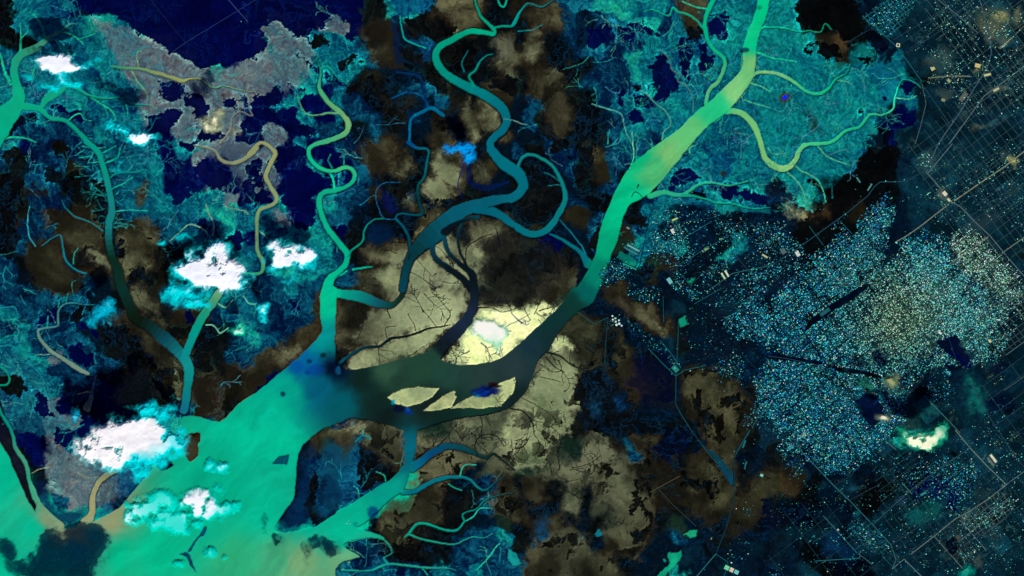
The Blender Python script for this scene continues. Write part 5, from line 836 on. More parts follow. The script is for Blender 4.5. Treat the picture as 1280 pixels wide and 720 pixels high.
quarter(P('G', "930,640 1010,560 1110,520 1130,590 1000,680 950,680"), 1.45, .85, .95, 'inland quarter behind the port', yl=.2)
quarter(P('G', "1090,690 1230,630 1290,640 1290,760 1110,740"), 1.45, .85, .95, 'inland quarter behind the port', yl=.1)
quarter(P('G', "1190,410 1290,380 1290,470 1220,460"), 1.45, .85, .95, 'inland quarter behind the port', yl=.3)
quarter(P('G', "470,600 560,560 600,640 580,720 440,720 450,680"), 1.35, .8, .9, 'wharf side quarter on the bank', yl=.1)
quarter(P('G', "540,480 640,470 640,560 520,540"), 1.6, .3, .8, 'wharf side quarter on the bank', yl=.3)
quarter(P('K', "540,20 640,-30 750,-10 760,60 640,90 560,50"), 1.45, .62, .95, 'blue quarter above the brown strip', yl=.04)
quarter(P('K', "870,-20 940,-20 950,50 900,80 860,40"), 1.5, .5, .95, 'blue quarter above the brown strip', yl=.15)
quarter(P('K', "1030,160 1120,105 1180,180 1160,250 1130,285 1060,220"), 1.4, .75, 1.0, 'oval blue quarter in dark land', yl=.06)
quarter(P('K', "1080,70 1160,0 1290,-40 1290,120 1200,100 1120,110"), 1.4, .75, .85, 'western fringe of the dense city', yl=.04)
quarter(P('K', "1190,120 1290,110 1290,350 1230,300 1180,220"), 1.4, .85, .95, 'western fringe of the dense city', yl=.06)
quarter(P('K', "980,390 1110,320 1210,420 1130,460 1010,420"), 1.4, .85, .85, 'lower blue quarter in dark land', yl=.03)
quarter(P('K', "1120,640 1230,560 1290,580 1290,740 1130,690"), 1.5, .7, .8, 'lower blue quarter in dark land', yl=.1)
quarter(P('K', "1220,420 1290,380 1290,560 1230,500"), 1.6, .5, .8, 'western fringe of the dense city', yl=.04)
quarter(P('K', "560,150 640,180 740,280 840,370 800,390 680,310 600,220"), 1.45, .6, .9, 'straggling village along the teal road', yl=.12)
quarter(P('K', "440,180 490,120 560,140 550,190 470,230"), 1.6, .3, .9, 'tank yard by the channel', yl=.3)
quarter(P('O', "1150,370 1200,370 1210,420 1180,440 1160,400"), 1.5, .5, .8, 'hamlet in brown land', yl=.1)
quarter(P('O', "1080,540 1190,540 1200,620 1120,660 1060,640"), 1.7, .36, .8, 'hamlet beside the bright hall roofs', yl=.1)
quarter(P('O', "1150,130 1180,120 1180,200 1150,200"), 1.5, .4, .9, 'hamlet in brown land', yl=.1)
quarter(P('O', "1190,50 1240,40 1240,110 1200,120"), 1.6, .35, .9, 'hamlet in brown land', yl=.1)
quarter(P('P', "-10,690 60,650 90,690 60,740 -10,740"), 1.6, .5, .9, 'teal hamlet at the bottom edge', yl=.1)
quarter(P('D', "1080,80 1200,60 1220,180 1130,250 1090,190"), 2.0, .34, 1.2, 'dusty yards at the top right', yl=.8)
quarter(P('D', "770,330 960,340 1010,400 830,480 780,430"), 2.6, .14, 1.2, 'dusty yards at the top right', yl=.7)
quarter(P('D', "800,0 960,20 1050,160 960,170 860,90"), 3.0, .1, 1.2, 'dusty yards at the top right', yl=.4)
quarter(P('H', "740,70 800,20 830,110 800,140 760,120"), 1.7, .5, 1.2, 'dusty yards beside the ring road', yl=.65)
quarter(P('H', "880,60 1020,40 1290,-20 1290,260 1120,300 960,230"), 2.6, .12, 1.0, 'farmsteads along the right edge', yl=.45)
quarter(P('H', "560,160 690,150 690,190 570,185"), 1.8, .36, 1.1, 'dusty yards beside the ring road', yl=.4)
quarter(P('H', "660,250 760,200 690,330 640,360"), 1.8, .25, .8, 'tan suburb right of the dense city', yl=.1)
quarter(P('H', "-10,420 90,380 200,560 140,640 60,600 -10,560"), 1.5, .55, 1.0, 'scattered suburb left of the dense city', yl=.35)
quarter(P('H', "300,400 400,340 440,420 330,470"), 1.5, .6, .95, 'scattered suburb left of the dense city', yl=.2)
quarter(P('A', "1170,90 1260,60 1290,100 1290,170 1200,130"), 2.2, .12, 1.2, 'pale farmsteads on the navy land', yl=.4)
quarter(P('H', "-10,600 120,600 200,640 100,720 -10,720"), 1.45, .7, .9, 'western fringe of the dense city', yl=.1)
quarter([(950,240),(1290,-10),(1290,720),(930,720),(930,540),(1120,440)], 3.6, .09, .55, 'lone roofs on the open plain', (.3, .55), yl=.35)
# clusters of dusty yards and farm roofs all over the plain to the right of the city
dusty = [(1250, 20), (1235, 45), (1262, 60), (1180, 80), (1172, 62), (1195, 98), (1222, 84), (1160, 100), (1155, 210), (1166, 204), (1190, 250), (1178, 232), (1205, 275), (1130, 345), (1150, 350), (1170, 360), (1190, 350), (1215, 345), (1240, 370), (1255, 400), (1230, 420), (1262, 350), (1250, 470), (1248, 462), (1225, 640), (1240, 625), (1262, 620), (1210, 660), (1200, 690), (1240, 655), (1255, 560), (1262, 545), (1100, 690), (1085, 680), (1120, 615), (1245, 610)]
for i in range(230):
    if i < 110: cx_, cy_ = r3.choice(dusty); cx_ += r3.gauss(0, 9); cy_ += r3.gauss(0, 9); yl_ = .8
    else:
        cx_, cy_ = r3.uniform(1010, 1300), r3.uniform(-10, 730); yl_ = r3.choice((.15, .4, .7))
        if inside(core, np.array([cx_]), np.array([cy_]))[0] or (cx_ < 1130 and 40 < cy_ < 330): continue
    du, dv = r3.uniform(2, 9), r3.uniform(1, 4)
    for k in range(r3.randint(6, 26)):
        u_, v_ = r3.uniform(-du, du), round(r3.uniform(-dv, dv) / 1.4) * 1.4
        s_ = r3.uniform(.26, .55)
        lots.append((cx_ + u_ * math.cos(GA) - v_ * math.sin(GA), cy_ + u_ * math.sin(GA) + v_ * math.cos(GA), s_, s_ * r3.uniform(.6, 1), GA, r3.uniform(5, 10), roof(yl_, r3.uniform(.5, 1.0) if i < 110 else r3.uniform(.4, .8)), 'lone roofs on the open plain'))
for ln in road_lines:           # roofs strung along the roads of the plain
    for x, y in ln:
        if x > 760 and r3.random() < .045:
            lots.append((x + r3.gauss(0, 2), y + r3.gauss(0, 2), r3.uniform(.35, .7), r3.uniform(.3, .55), GA, r3.uniform(5, 10), roof(.4 if x > 1050 else .1, 1.15), 'lone roofs on the open plain'))

def box_mesh(items):
    a = np.array([(x, y, l, w, an, h) for x, y, l, w, an, h, c, q in items], np.float32)
    n = len(a)
    z0 = np.array([ground_z(x, y) - 8 for x, y, *_ in items], np.float32)
    sg = np.array([(-1, -1), (1, -1), (1, 1), (-1, 1)], np.float32)
    vs = np.zeros((n, 8, 3), np.float32)
    ca, sa = np.cos(a[:, 4]), np.sin(a[:, 4])
    for i in range(4):
        lx, ly = sg[i, 0] * a[:, 2], sg[i, 1] * a[:, 3]
        X_, Y_ = a[:, 0] + lx * ca - ly * sa, a[:, 1] + lx * sa + ly * ca
        for t in (0, 1):
            vs[:, i + 4 * t, 0] = wx(X_); vs[:, i + 4 * t, 1] = wy(Y_); vs[:, i + 4 * t, 2] = z0 + t * (a[:, 5] + 8)
    f = np.array([(7, 6, 5, 4), (0, 4, 5, 1), (1, 5, 6, 2), (2, 6, 7, 3), (3, 7, 4, 0)], np.int32)
    qs = (np.arange(n)[:, None, None] * 8 + f[None]).reshape(-1, 4)
    cs = np.repeat(np.array([alb(i_[6]) for i_ in items], np.float32), 8, 0)
    return vs.reshape(-1, 3), qs, cs

# the 290 that show largest stand alone, the rest of the roofs is one mass
def show(l): return l[2] * l[3] * (.2 + sum(l[6]) / 400) if 2 < l[0] < MW - 2 and 2 < l[1] < MH - 2 else -1
lots.sort(key=show, reverse=True)
singles, rest = lots[:285], lots[285:]
FEAT = {
    'dense speckled city quarter': 'large bright roofed block standing out of the dense speckled city quarter',
}
for l in singles:
    x, y, hl, hw, an, h, c, q = l
    # an L or U shaped block with a raised stair core, in its own axes
    vs, qs = [], []
    def bx(x0, y0, x1, y1, z0, z1):
        b = len(vs)
        vs.extend([(x0, y0, z0), (x1, y0, z0), (x1, y1, z0), (x0, y1, z0), (x0, y0, z1), (x1, y0, z1), (x1, y1, z1), (x0, y1, z1)])
        qs.extend([tuple(b + i for i in f) for f in ((4, 5, 6, 7), (0, 1, 5, 4), (1, 2, 6, 5), (2, 3, 7, 6), (3, 0, 4, 7))])
    L_, W_ = hl * S, hw * S
    if r3.random() < .5: bx(-L_, -W_, L_, W_, -8, h)
    else: bx(-L_, -W_, L_, W_ * .1, -8, h); bx(-L_, W_ * .1, L_ * .1, W_, -8, h)
    bx(-L_ * .5, -W_ * .6, -L_ * .1, -W_ * .2, h, h + 3)
    o = add('city_building', make_mesh('city_building', vs, qs, [alb(c)] * len(vs)), M_BUILD, None, (wx(x), wy(y), ground_z(x, y)), -an)
    tag(o, FEAT.get(q, 'bright roof in the ' + q), 'building', 'bright roofs of the ' + q)
vs, qs, cs = box_mesh(rest)
tag(add('city_roofs', make_mesh('city_roofs', vs, qs, cs), M_BUILD), 'mass of tiny blue, teal and cream roofs that makes up the city and its suburbs', 'city roofs', kind='stuff')
print('lots', len(lots))

# ------------------------------------------------------------------ large halls, tanks, piers, vessels
_mats = {}
def dim(c): return tuple(v * .86 for v in c)
def cm(c):
    if c not in _mats: _mats[c] = flat_mat('painted_%02x%02x%02x' % tuple(int(v) for v in c), c)
    return _mats[c]
def prism_obj(name, parent, L, W, z0, z1, ridge, mat, loc=(0, 0, 0)):
    vs = [(-L, -W, z0), (L, -W, z0), (L, W, z0), (-L, W, z0), (-L, -W, z1), (L, -W, z1), (L, W, z1), (-L, W, z1)]
    fs = [(0, 1, 5, 4), (1, 2, 6, 5), (2, 3, 7, 6), (3, 0, 4, 7)]
    me = bpy.data.meshes.new(name)
    if ridge:
        vs += [(-L, 0, z1 + ridge), (L, 0, z1 + ridge)]
        fs += [(4, 5, 9, 8), (6, 7, 8, 9), (5, 6, 9), (7, 4, 8)]
    else: fs += [(4, 5, 6, 7)]
    me.from_pydata(vs, [], fs); me.update()
    return add(name, me, mat, parent, loc)
def hall(x, y, l, w, deg, c, label, n=1, gap=0, name='warehouse', cat='warehouse', group=None):
    """a hall of n bays: walls, one pitched roof per bay, a skylight strip on each"""
    root = bpy.data.objects.new(name, None); col.objects.link(root)
    root.location = (wx(x), wy(y), ground_z(x, y)); root.rotation_euler = (0, 0, -math.radians(deg))
    tag(root, label, cat, group)
    L, W = l * S / 2, w * S / 2
    bw = W / n
    for i in range(n):
        yy = -W + bw * (2 * i + 1)
        prism_obj('wall', root, L, bw * .97, -10, 10, 0, cm(tuple(v * .7 for v in c)), (0, yy, 0))
        rf = prism_obj('roof', root, L * 1.01, bw, 10.2, 10.8, 4, cm(dim(c)), (0, yy, 0))
        prism_obj('skylight', rf, L * .8, bw * .14, 14.2, 15.4, 0, cm(tuple(min(250, v * 1.15 + 8) for v in c)))
    return root
WHT, CRM, CYA = (236, 244, 238), (228, 224, 168), (120, 206, 206)
hall(841, 289, 6, 4, 62, WHT, 'bright white warehouse in the middle of the port quarter', 2)
hall(843.5, 274, 8, 2.6, -26, (176, 214, 130), 'long yellow green shed just above the white port warehouse', 1)
hall(904, 345, 9, 2.4, 58, (190, 236, 186), 'left one of two parallel pale green halls on the inland side of the port', 1)
hall(908.5, 342, 9, 2.4, 58, (232, 240, 200), 'right one of two parallel pale halls on the inland side of the port', 1)
hall(790, 309, 21, 2, 28, (120, 186, 190), 'long pale wharf hall stretched along the port basin', 1)
hall(788, 313.5, 21, 1.8, 28, (60, 130, 150), 'long dim blue wharf hall just below the pale one', 1)
hall(787, 333, 19, 1.6, 25, (14, 176, 140), 'green edged quay shed at the lower rim of the port basin', 1, name='quay_shed', cat='shed')
hall(785, 285, 4, 2.4, 28, (110, 150, 150), 'small grey shed at the top of the port basin', 1)
hall(794, 288, 3, 2, 28, (70, 130, 150), 'small blue shed right of the grey basin shed', 1)
hall(837, 351, 8, 5, 55, (120, 200, 200), 'cyan roofed works of three bays at the bottom of the port quarter', 3)
hall(883, 311, 6, 3.4, -30, (120, 170, 110), 'olive green shed on the dark lot behind the port', 1)
hall(956, 320, 8, 2.4, 30, (190, 196, 150), 'cream shed at the inland rim of the port quarter', 1)
hall(997, 317, 7, 4.5, 58, WHT, 'white warehouse left of the dense city edge', 2)
hall(979, 314, 7, 6, 58, (84, 112, 110), 'grey works beside the white warehouse at the city edge', 3)
hall(1181, 242, 6, 4.6, 50, (246, 240, 206), 'cream white hall at the crossroads above the tan suburb', 2)
hall(1186, 250, 5, 3, 50, (226, 214, 160), 'tan hall just below the cream white one at the crossroads', 1)
hall(1073, 225, 8, 1.8, 55, (70, 150, 150), 'narrow teal shed on the dark belt above the city', 1)
hall(1087, 234, 10, 1.8, -58, (76, 156, 150), 'narrow teal shed right of the other one on the dark belt', 1)
hall(1031, 390, 14, 4.6, -35, (22, 100, 110), 'teal rail shed inside the dark rail corridor of the city', 3)
hall(1175, 416, 4.4, 3.4, 40, WHT, 'white block beside the dark stream bed in the tan suburb', 1)
hall(1237, 426, 5, 3, 50, (226, 222, 150), 'pale yellow hall in the grey suburb right of the city', 1)
hall(1204, 121, 13, 6, -52, (96, 106, 98), 'grey yard of four long bays on the slanting highway', 4)
hall(1166, 86, 5, 4, -30, (216, 206, 130), 'yellow depot at the left end of the dusty road', 2)
hall(1222, 82, 7, 5, 12, (222, 200, 130), 'yellow works left of the highway bend', 2)
hall(1186, 101, 5, 4, 48, (150, 166, 130), 'olive shed below the dusty road', 1)
hall(1234, 93.5, 9, 3, -12, (206, 204, 150), 'cream hall right of the highway bend', 1)
hall(1245, 112, 8, 3, -28, (196, 196, 150), 'cream hall on the lane to the right edge', 1)
hall(1179, 125, 5, 4, 20, (134, 146, 110), 'dull olive depot left of the grey bays', 1)
hall(1257, 54, 20, 1.6, -42, (150, 152, 118), 'very long narrow shed rising to the right edge', 1)
hall(1241.5, 573, 12, 3.2, 52, (240, 240, 196), 'bright cream factory on the tan road in the lower right', 1)
hall(1238, 577, 13, 3, 52, (100, 112, 106), 'grey factory bay along the left side of the bright cream one', 1)
hall(1003, 544, 9, 4, -32, (150, 186, 160), 'pale green market hall at the lower city edge', 3)
hall(988, 559, 7, 5, -32, (50, 150, 160), 'cyan market hall below the pale green one', 2)
hall(1154, 617, 8, 3, -30, (30, 140, 130), 'teal school block in the blue suburb', 2)
hall(1047.5, 662, 2.4, 2, 40, (190, 220, 190), 'tiny white shed on the teal road at the bottom', 1)
hall(844, 461, 9, 6, 45, (16, 140, 124), 'green flat works where the teal roads meet', 2)
hall(843.5, 460, 1.6, 1.2, 45, WHT, 'tiny white house on the roof level of the green works', 1)
hall(908.5, 709.5, 6, 5.5, 25, (120, 232, 178), 'mint green hall, left end of the bright row at the bottom edge', 2)
hall(914.5, 712.2, 5, 5.5, 25, (240, 220, 190), 'cream and pink hall in the middle of the bright row at the bottom edge', 2)
hall(920.5, 715, 5.5, 5, 25, (120, 216, 220), 'pale cyan hall, right end of the bright row at the bottom edge', 2)
hall(952, 594, 4, 3.4, 20, (120, 214, 200), 'pale cyan round edged depot on the curved road in brown land', 1)
hall(889, 673, 3, 1.2, -65, (140, 160, 130), 'tiny olive shed beside the bottom road', 1)
hall(930, 555, 10, 2, -70, (12, 120, 130), 'slim teal greenhouse by the reservoir road', 2, name='greenhouse', cat='greenhouse')
hall(931.5, 582, 9, 1.6, -82, (12, 112, 120), 'lower slim teal greenhouse by the reservoir road', 1, name='greenhouse', cat='greenhouse')
# square ring building
root = bpy.data.objects.new('courtyard_block', None); col.objects.link(root); root.location = (wx(1122.5), wy(56.5), ground_z(1122.5, 56.5)); root.rotation_euler = (0, 0, math.radians(-8))
tag(root, 'cream square ring block around a dark court under the top street grid', 'building')
for dx, dy, l, w in ((0, 52, 68, 14), (0, -52, 68, 14), (54, 0, 14, 37.8), (-54, 0, 14, 37.8)):
    wg = prism_obj('wing', root, l, w, -10, 11, 0, cm((200, 206, 170)), (dx, dy, 0)); prism_obj('roof', wg, l * .96, w * .8, 11.2, 12, 2, cm((224, 226, 190)))
# storage tanks
def tank(x, y, r_, c, label):
    root = bpy.data.objects.new('storage_tank', None); col.objects.link(root); root.location = (wx(x), wy(y), ground_z(x, y))
    tag(root, label, 'tank', 'storage tanks of the tank yard')
    n = 24; ring = [(math.cos(i * 2 * math.pi / n) * r_, math.sin(i * 2 * math.pi / n) * r_) for i in range(n)]
    me = bpy.data.meshes.new('shell'); me.from_pydata([(a, b, -8) for a, b in ring] + [(a, b, 14) for a, b in ring], [], [(i, (i + 1) % n, n + (i + 1) % n, n + i) for i in range(n)]); me.update(); add('shell', me, cm(tuple(v * .8 for v in c)), root)
    me = bpy.data.meshes.new('roof'); me.from_pydata([(a * .99, b * .99, 14.2) for a, b in ring] + [(0, 0, 17)], [], [(i, (i + 1) % n, n) for i in range(n)]); me.update(); add('roof', me, cm(c), root)
for i, (x, y) in enumerate([(765.5, 395), (769.2, 397.6), (766, 399.4), (769.8, 402), (773.6, 400.4), (770.6, 406), (774, 404.6), (777, 407)]):
    tank(x, y, 34 if i not in (5, 6) else 46, (206, 236, 222), 'white round storage tank in the tank yard near the channel' if i not in (5, 6) else 'larger white storage tank in the tank yard near the channel')
# pier and quay
def deck(name, pts, w, h, c, label, cat, piles=True):
    root = bpy.data.objects.new(name, None); col.objects.link(root); root.location = (wx(pts[0][0]), wy(pts[0][1]), 0)
    tag(root, label, cat)
    sm = smooth([(a, b) for a, b in pts], 4); vs, qs = [], []
    for i, p in enumerate(sm):
        q0, q1 = sm[max(0, i - 1)], sm[min(len(sm) - 1, i + 1)]; dx, dy = q1[0] - q0[0], q1[1] - q0[1]; L = math.hypot(dx, dy) + 1e-9
        for s_ in (1, -1):
            for z in (h - 3, h): vs.append(((p[0] - pts[0][0] - s_ * dy / L * w / 2) * S, -(p[1] - pts[0][1] + s_ * dx / L * w / 2) * S, z))
        if i:
            b = 4 * i; a = b - 4
            qs += [(a + 1, a + 3, b + 3, b + 1), (a, b, b + 2, a + 2), (a, a + 1, b + 1, b), (a + 2, b + 2, b + 3, a + 3)]
    b = 4 * (len(sm) - 1); qs += [(0, 2, 3, 1), (b, b + 1, b + 3, b + 2)]
    me = bpy.data.meshes.new('deck'); me.from_pydata(vs, [], qs); me.update(); add('deck', me, cm(c), root)
    if piles:
        for p in sm[::2]:
            prism_obj('pile', root, 4, 4, -8, h - 3.2, 0, cm((30, 40, 40)), ((p[0] - pts[0][0]) * S, -(p[1] - pts[0][1]) * S, 0))
deck('pier', P('G', "660,292 652,268 632,246 612,242 598,266"), .9, 9, (8, 62, 66), 'thin hooked pier reaching from the port bank into the green channel', 'pier')
deck('quay', P('G', "575,330 620,318 690,332"), 2.2, 10, (4, 26, 40), 'dark finger quay at the upper corner of the port', 'quay')
deck('quay', P('G', "585,344 640,338 700,340"), 1.4, 10, (10, 70, 90), 'thin blue finger quay just below the dark one', 'quay')
deck('quay', P('G', "545,458 518,530 480,610 466,640"), 1.2, 10, (4, 30, 40), 'long dark quay wall between the green channel and the port basin', 'quay')
def vessel(name, x, y, l, w, deg, hullc, topc, label, group=None):
    root = bpy.data.objects.new(name, None); col.objects.link(root); root.location = (wx(x), wy(y), -4); root.rotation_euler = (0, 0, -math.radians(deg))
    tag(root, label, 'ship' if name == 'ship' else 'boat', group)
    L, W = l * S / 2, w * S / 2
    prof = [(-1, .0), (-.95, .8), (-.4, 1), (.5, .95), (.85, .5), (1, 0)]
    out = [(a * L, b * W) for a, b in prof] + [(a * L, -b * W) for a, b in prof[-2:0:-1]]
    n = len(out); me = bpy.data.meshes.new('hull')
    me.from_pydata([(a * .92, b * .8, -3) for a, b in out] + [(a, b, 9) for a, b in out], [], [(i, (i + 1) % n, n + (i + 1) % n, n + i) for i in range(n)] + [tuple(range(n, 2 * n))]); me.update(); add('hull', me, cm(hullc), root)
    prism_obj('superstructure', root, L * .16, W * .7, 9.1, 20, 0, cm(topc), (-L * .65, 0, 0))
    for k in range(3): prism_obj('hatch', root, L * .14, W * .6, 9.1, 11, 0, cm(tuple(v * .8 for v in hullc)), (L * (-.2 + .34 * k), 0, 0))
vessel('ship', 797.6, 232.6, 6, 1.7, -62, (0, 66, 64), (30, 110, 100), 'dark ship lying in the green channel above the hooked pier')
vessel('boat', 433.6, 654.4, 1.5, .7, 20, (200, 250, 230), WHT, 'white boat, lowest of three on the green river arm', 'boats on the lower river arm')
vessel('boat', 437.4, 654.9, 1.2, .6, 80, (170, 246, 220), WHT, 'white boat, farthest right of three on the green river arm', 'boats on the lower river arm')
vessel('boat', 435.4, 651.4, 1.2, .6, 0, (150, 240, 210), WHT, 'white boat, topmost of three on the green river arm', 'boats on the lower river arm')
# ------------------------------------------------------------------ clouds
def cloud_mat():
    m = bpy.data.materials.new('cloud_vapour'); m.use_nodes = True
    nt = m.node_tree; nt.nodes.remove(nt.nodes['Principled BSDF']); out = nt.nodes['Material Output']
    at = nt.nodes.new('ShaderNodeAttribute'); at.attribute_name = 'Col'
    de = nt.nodes.new('ShaderNodeAttribute'); de.attribute_name = 'dens'
    tc = nt.nodes.new('ShaderNodeTexCoord')
    nz = nt.nodes.new('ShaderNodeTexNoise'); nz.inputs['Scale'].default_value = 1 / 130.0; nz.inputs['Detail'].default_value = 5
    nt.links.new(tc.outputs['Object'], nz.inputs['Vector'])
    ad = nt.nodes.new('ShaderNodeMath'); ad.operation = 'MULTIPLY_ADD'; ad.inputs[1].default_value = .7; ad.inputs[2].default_value = -.35
    nt.links.new(nz.outputs['Fac'], ad.inputs[0])
    sm = nt.nodes.new('ShaderNodeMath'); sm.operation = 'ADD'
    nt.links.new(ad.outputs[0], sm.inputs[0]); nt.links.new(de.outputs['Fac'], sm.inputs[1])
    mr = nt.nodes.new('ShaderNodeMapRange'); mr.interpolation_type = 'SMOOTHSTEP'; mr.inputs[1].default_value = -.06; mr.inputs[2].default_value = .95; mr.inputs[3].default_value = 0; mr.inputs[4].default_value = .94
    nt.links.new(sm.outputs[0], mr.inputs[0])
    df = nt.nodes.new('ShaderNodeBsdfDiffuse'); nt.links.new(at.outputs['Color'], df.inputs['Color'])
    tl = nt.nodes.new('ShaderNodeBsdfTranslucent'); nt.links.new(at.outputs['Color'], tl.inputs['Color'])
    m1 = nt.nodes.new('ShaderNodeMixShader'); m1.inputs[0].default_value = .14; nt.links.new(df.outputs[0], m1.inputs[1]); nt.links.new(tl.outputs[0], m1.inputs[2])
    tr = nt.nodes.new('ShaderNodeBsdfTransparent')
    m2 = nt.nodes.new('ShaderNodeMixShader'); nt.links.new(mr.outputs[0], m2.inputs[0]); nt.links.new(tr.outputs[0], m2.inputs[1]); nt.links.new(m1.outputs[0], m2.inputs[2])
    nt.links.new(m2.outputs[0], out.inputs['Surface'])
    return m
M_CLOUD = cloud_mat()
CYAN, ICE, CRE, YEL, GRN = (0, 215, 215), (252, 255, 255), (255, 250, 222), (226, 220, 150), (60, 240, 170)
def cloud(lobes, thin, thick, label, seed, base=1780.0, thickness=700.0, cut=.27, name='cloud', out=False):
    if not out: lobes = [(l[0], l[1], l[2] * 1.16, l[3] * 1.16) + tuple(l[4:]) for l in lobes]
    k = 1 - base / CAM_H if not out else 1
    st = 1.0 / 1.6
    mg = 9
    x0 = min(l[0] - l[2] for l in lobes) - mg; x1 = max(l[0] + l[2] for l in lobes) + mg
    y0 = min(l[1] - l[3] for l in lobes) - mg; y1 = max(l[1] + l[3] for l in lobes) + mg
    xs = np.arange(x0, x1, st, dtype=np.float32); ys = np.arange(y0, y1, st, dtype=np.float32)
    x, y = np.meshgrid(xs, ys)
    w1 = fbm(x, y, 14, seed, 4, .6) - .5; w2 = fbm(x, y, 14, seed + 1, 4, .6) - .5
    xx, yy = x + w1 * 15, y + w2 * 15
    f = np.zeros(x.shape, np.float32); tone = np.zeros(x.shape, np.float32); tw = f + 1e-6
    for l in lobes:
        d2 = ((xx - l[0]) / l[2]) ** 2 + ((yy - l[1]) / l[3]) ** 2
        g = l[4] * np.exp(-d2 * 1.1)
        f += g; tone += g * (l[5] if len(l) > 5 else .5); tw = tw + g
    tone /= tw
    bil = fbm(x + w1 * 10, y + w2 * 10, 11, seed + 2, 5, .56)
    f = f * (-.08 + 2.05 * norm01(.6 * bil + .4 * fbm(x + w2 * 8, y + w1 * 8, 24, seed + 7, 3, .5), 3.6))
    d = np.clip((f - cut) / .75, -.4, 1.25)
    keepq = (d[:-1, :-1] > -.26) | (d[1:, :-1] > -.26) | (d[:-1, 1:] > -.26) | (d[1:, 1:] > -.26)
    if not keepq.any(): return
    dd = np.clip(d + .26, 0, None) / 1.26
    top = base + thickness * .32 * np.clip(dd, 0, 1) ** .7 * (.8 + .35 * fbm(x, y, 14, seed + 5, 3, .4)) * (dd > 0)
    bot = base - thickness * .18 * np.clip(dd, 0, 1)
    ny, nx = x.shape; ii = np.arange(nx * ny).reshape(ny, nx); N = nx * ny
    rim = dd <= 0
    qt = np.stack([ii[1:, :-1], ii[1:, 1:], ii[:-1, 1:], ii[:-1, :-1]], -1)[keepq]
    low = np.where(rim, ii, ii + N)
    qb = np.stack([low[:-1, :-1], low[:-1, 1:], low[1:, 1:], low[1:, :-1]], -1)[keepq]
    qa = np.concatenate([qt, qb])

    cx, cy = (x0 + x1) / 2, (y0 + y1) / 2
    def place(a, b): return (MW / 2 + (a - MW / 2) * k, MH / 2 + (b - MH / 2) * k)
    px_, py_ = place(x, y); c0 = place(cx, cy)
    V0 = np.stack([(px_ - c0[0]) * S, -(py_ - c0[1]) * S, top - base], -1).reshape(-1, 3)
    V1 = V0.copy(); V1[:, 2] = (bot - base).ravel()
    # thin vapour is cyan, thick vapour white
    a = sstep(.52, 1.3, np.clip(d + (tone - .5) * 1.5, 0, 1.3))[..., None]
    cc = (np.array(thin, np.float32) * (1 - a) + np.array(thick, np.float32) * a)
    cl = np.clip(lin(cc) / 1.14, 0, .92).reshape(-1, 3)
    allv = np.concatenate([V0, V1]); allc = np.concatenate([cl, cl]); alld = np.concatenate([d.ravel(), d.ravel()])
    u, inv = np.unique(qa.ravel(), return_inverse=True)
    me = make_mesh(name, allv[u], inv.reshape(-1, 4), allc[u], True, alld[u])
    o = add(name, me, M_CLOUD, None, (wx(c0[0]), wy(c0[1]), base))
    tag(o, label, 'cloud'); o['kind'] = 'thing'
    return o
cloud([(64, 77, 17, 9, 1.3, .9), (86, 82, 18, 8, 1.3, .9), (115, 78, 11, 6, .65, .2), (34, 96, 10, 6, .55, .1), (80, 99, 8, 6, .8, .4), (96, 105, 10, 6, .7, .3), (68, 111, 8, 5, .6, .2), (50, 108, 12, 6, .5, .1)], CYAN, ICE, 'white cloud with cyan wisps above the forked river at the upper left', 710, 1500)
cloud([(142, 158, 14, 9, .95, .25), (158, 168, 16, 9, 1.0, .4), (180, 172, 15, 7, 1.15, .7), (210, 178, 8, 4, .4, .1)], CYAN, ICE, 'cyan cloud with a white lower end, right of the branching creeks at the upper left', 720)
cloud([(150, 208, 10, 8, .85, .2)], CYAN, (190, 250, 240), 'small round cyan cloud beside the upper part of the dark left river', 730, 1500)
cloud([(266, 154, 15, 9, 1.0, .6), (277, 140, 8, 5, .6, .3), (296, 166, 7, 5, .55, .3)], (150, 160, 120), (250, 244, 200), 'small cream cloud over the grey flats at the upper left', 740, 1500)
cloud([(262, 334, 26, 20, 1.5, .95), (284, 346, 24, 16, 1.4, .95), (236, 336, 18, 14, .9, .4), (216, 366, 16, 13, .85, .15), (240, 376, 14, 9, .75, .2), (270, 308, 12, 9, .9, .5), (230, 297, 10, 7, .55, .1), (204, 306, 12, 5, .45, .0), (258, 376, 10, 8, .6, .2), (300, 352, 10, 8, .7, .4)], CYAN, ICE, 'largest white cloud of the middle left, cyan on its lower left side', 750, 700, 800)
cloud([(350, 313, 15, 10, 1.2, .8), (368, 322, 22, 11, 1.35, .8), (340, 330, 10, 9, .9, .6), (360, 346, 12, 10, .75, .2), (386, 326, 10, 9, .7, .3)], CYAN, ICE, 'white and cyan cloud left of the winding green river', 760, 900)
cloud([(294, 411, 11, 7, .95, .5)], (20, 210, 160), (235, 255, 235), 'tiny green white cloud below the largest middle left cloud', 770, 900)
cloud([(328, 388, 6, 6, .75, .5), (330, 401, 6, 8, .8, .5)], CYAN, (220, 255, 250), 'tiny cyan double cloud under the cloud beside the winding river', 775, 900)
cloud([(574, 184, 16, 7, .95, .15), (588, 192, 10, 12, 1.0, .2), (562, 190, 8, 6, .5, .0)], (0, 150, 220), (60, 230, 250), 'blue cyan cloud beside the middle meander near the top', 780, 1000)
cloud([(126, 390, 15, 11, .85, .15), (112, 402, 10, 7, .6, .1), (134, 380, 9, 6, .7, .3)], (0, 170, 190), (130, 235, 235), 'dim cyan cloud over the end of the grey hooked river', 790, 1200)
cloud([(95, 520, 6, 10, .85, .3)], (0, 160, 190), (190, 245, 240), 'small upright cyan cloud above the left shore', 795, 1200)
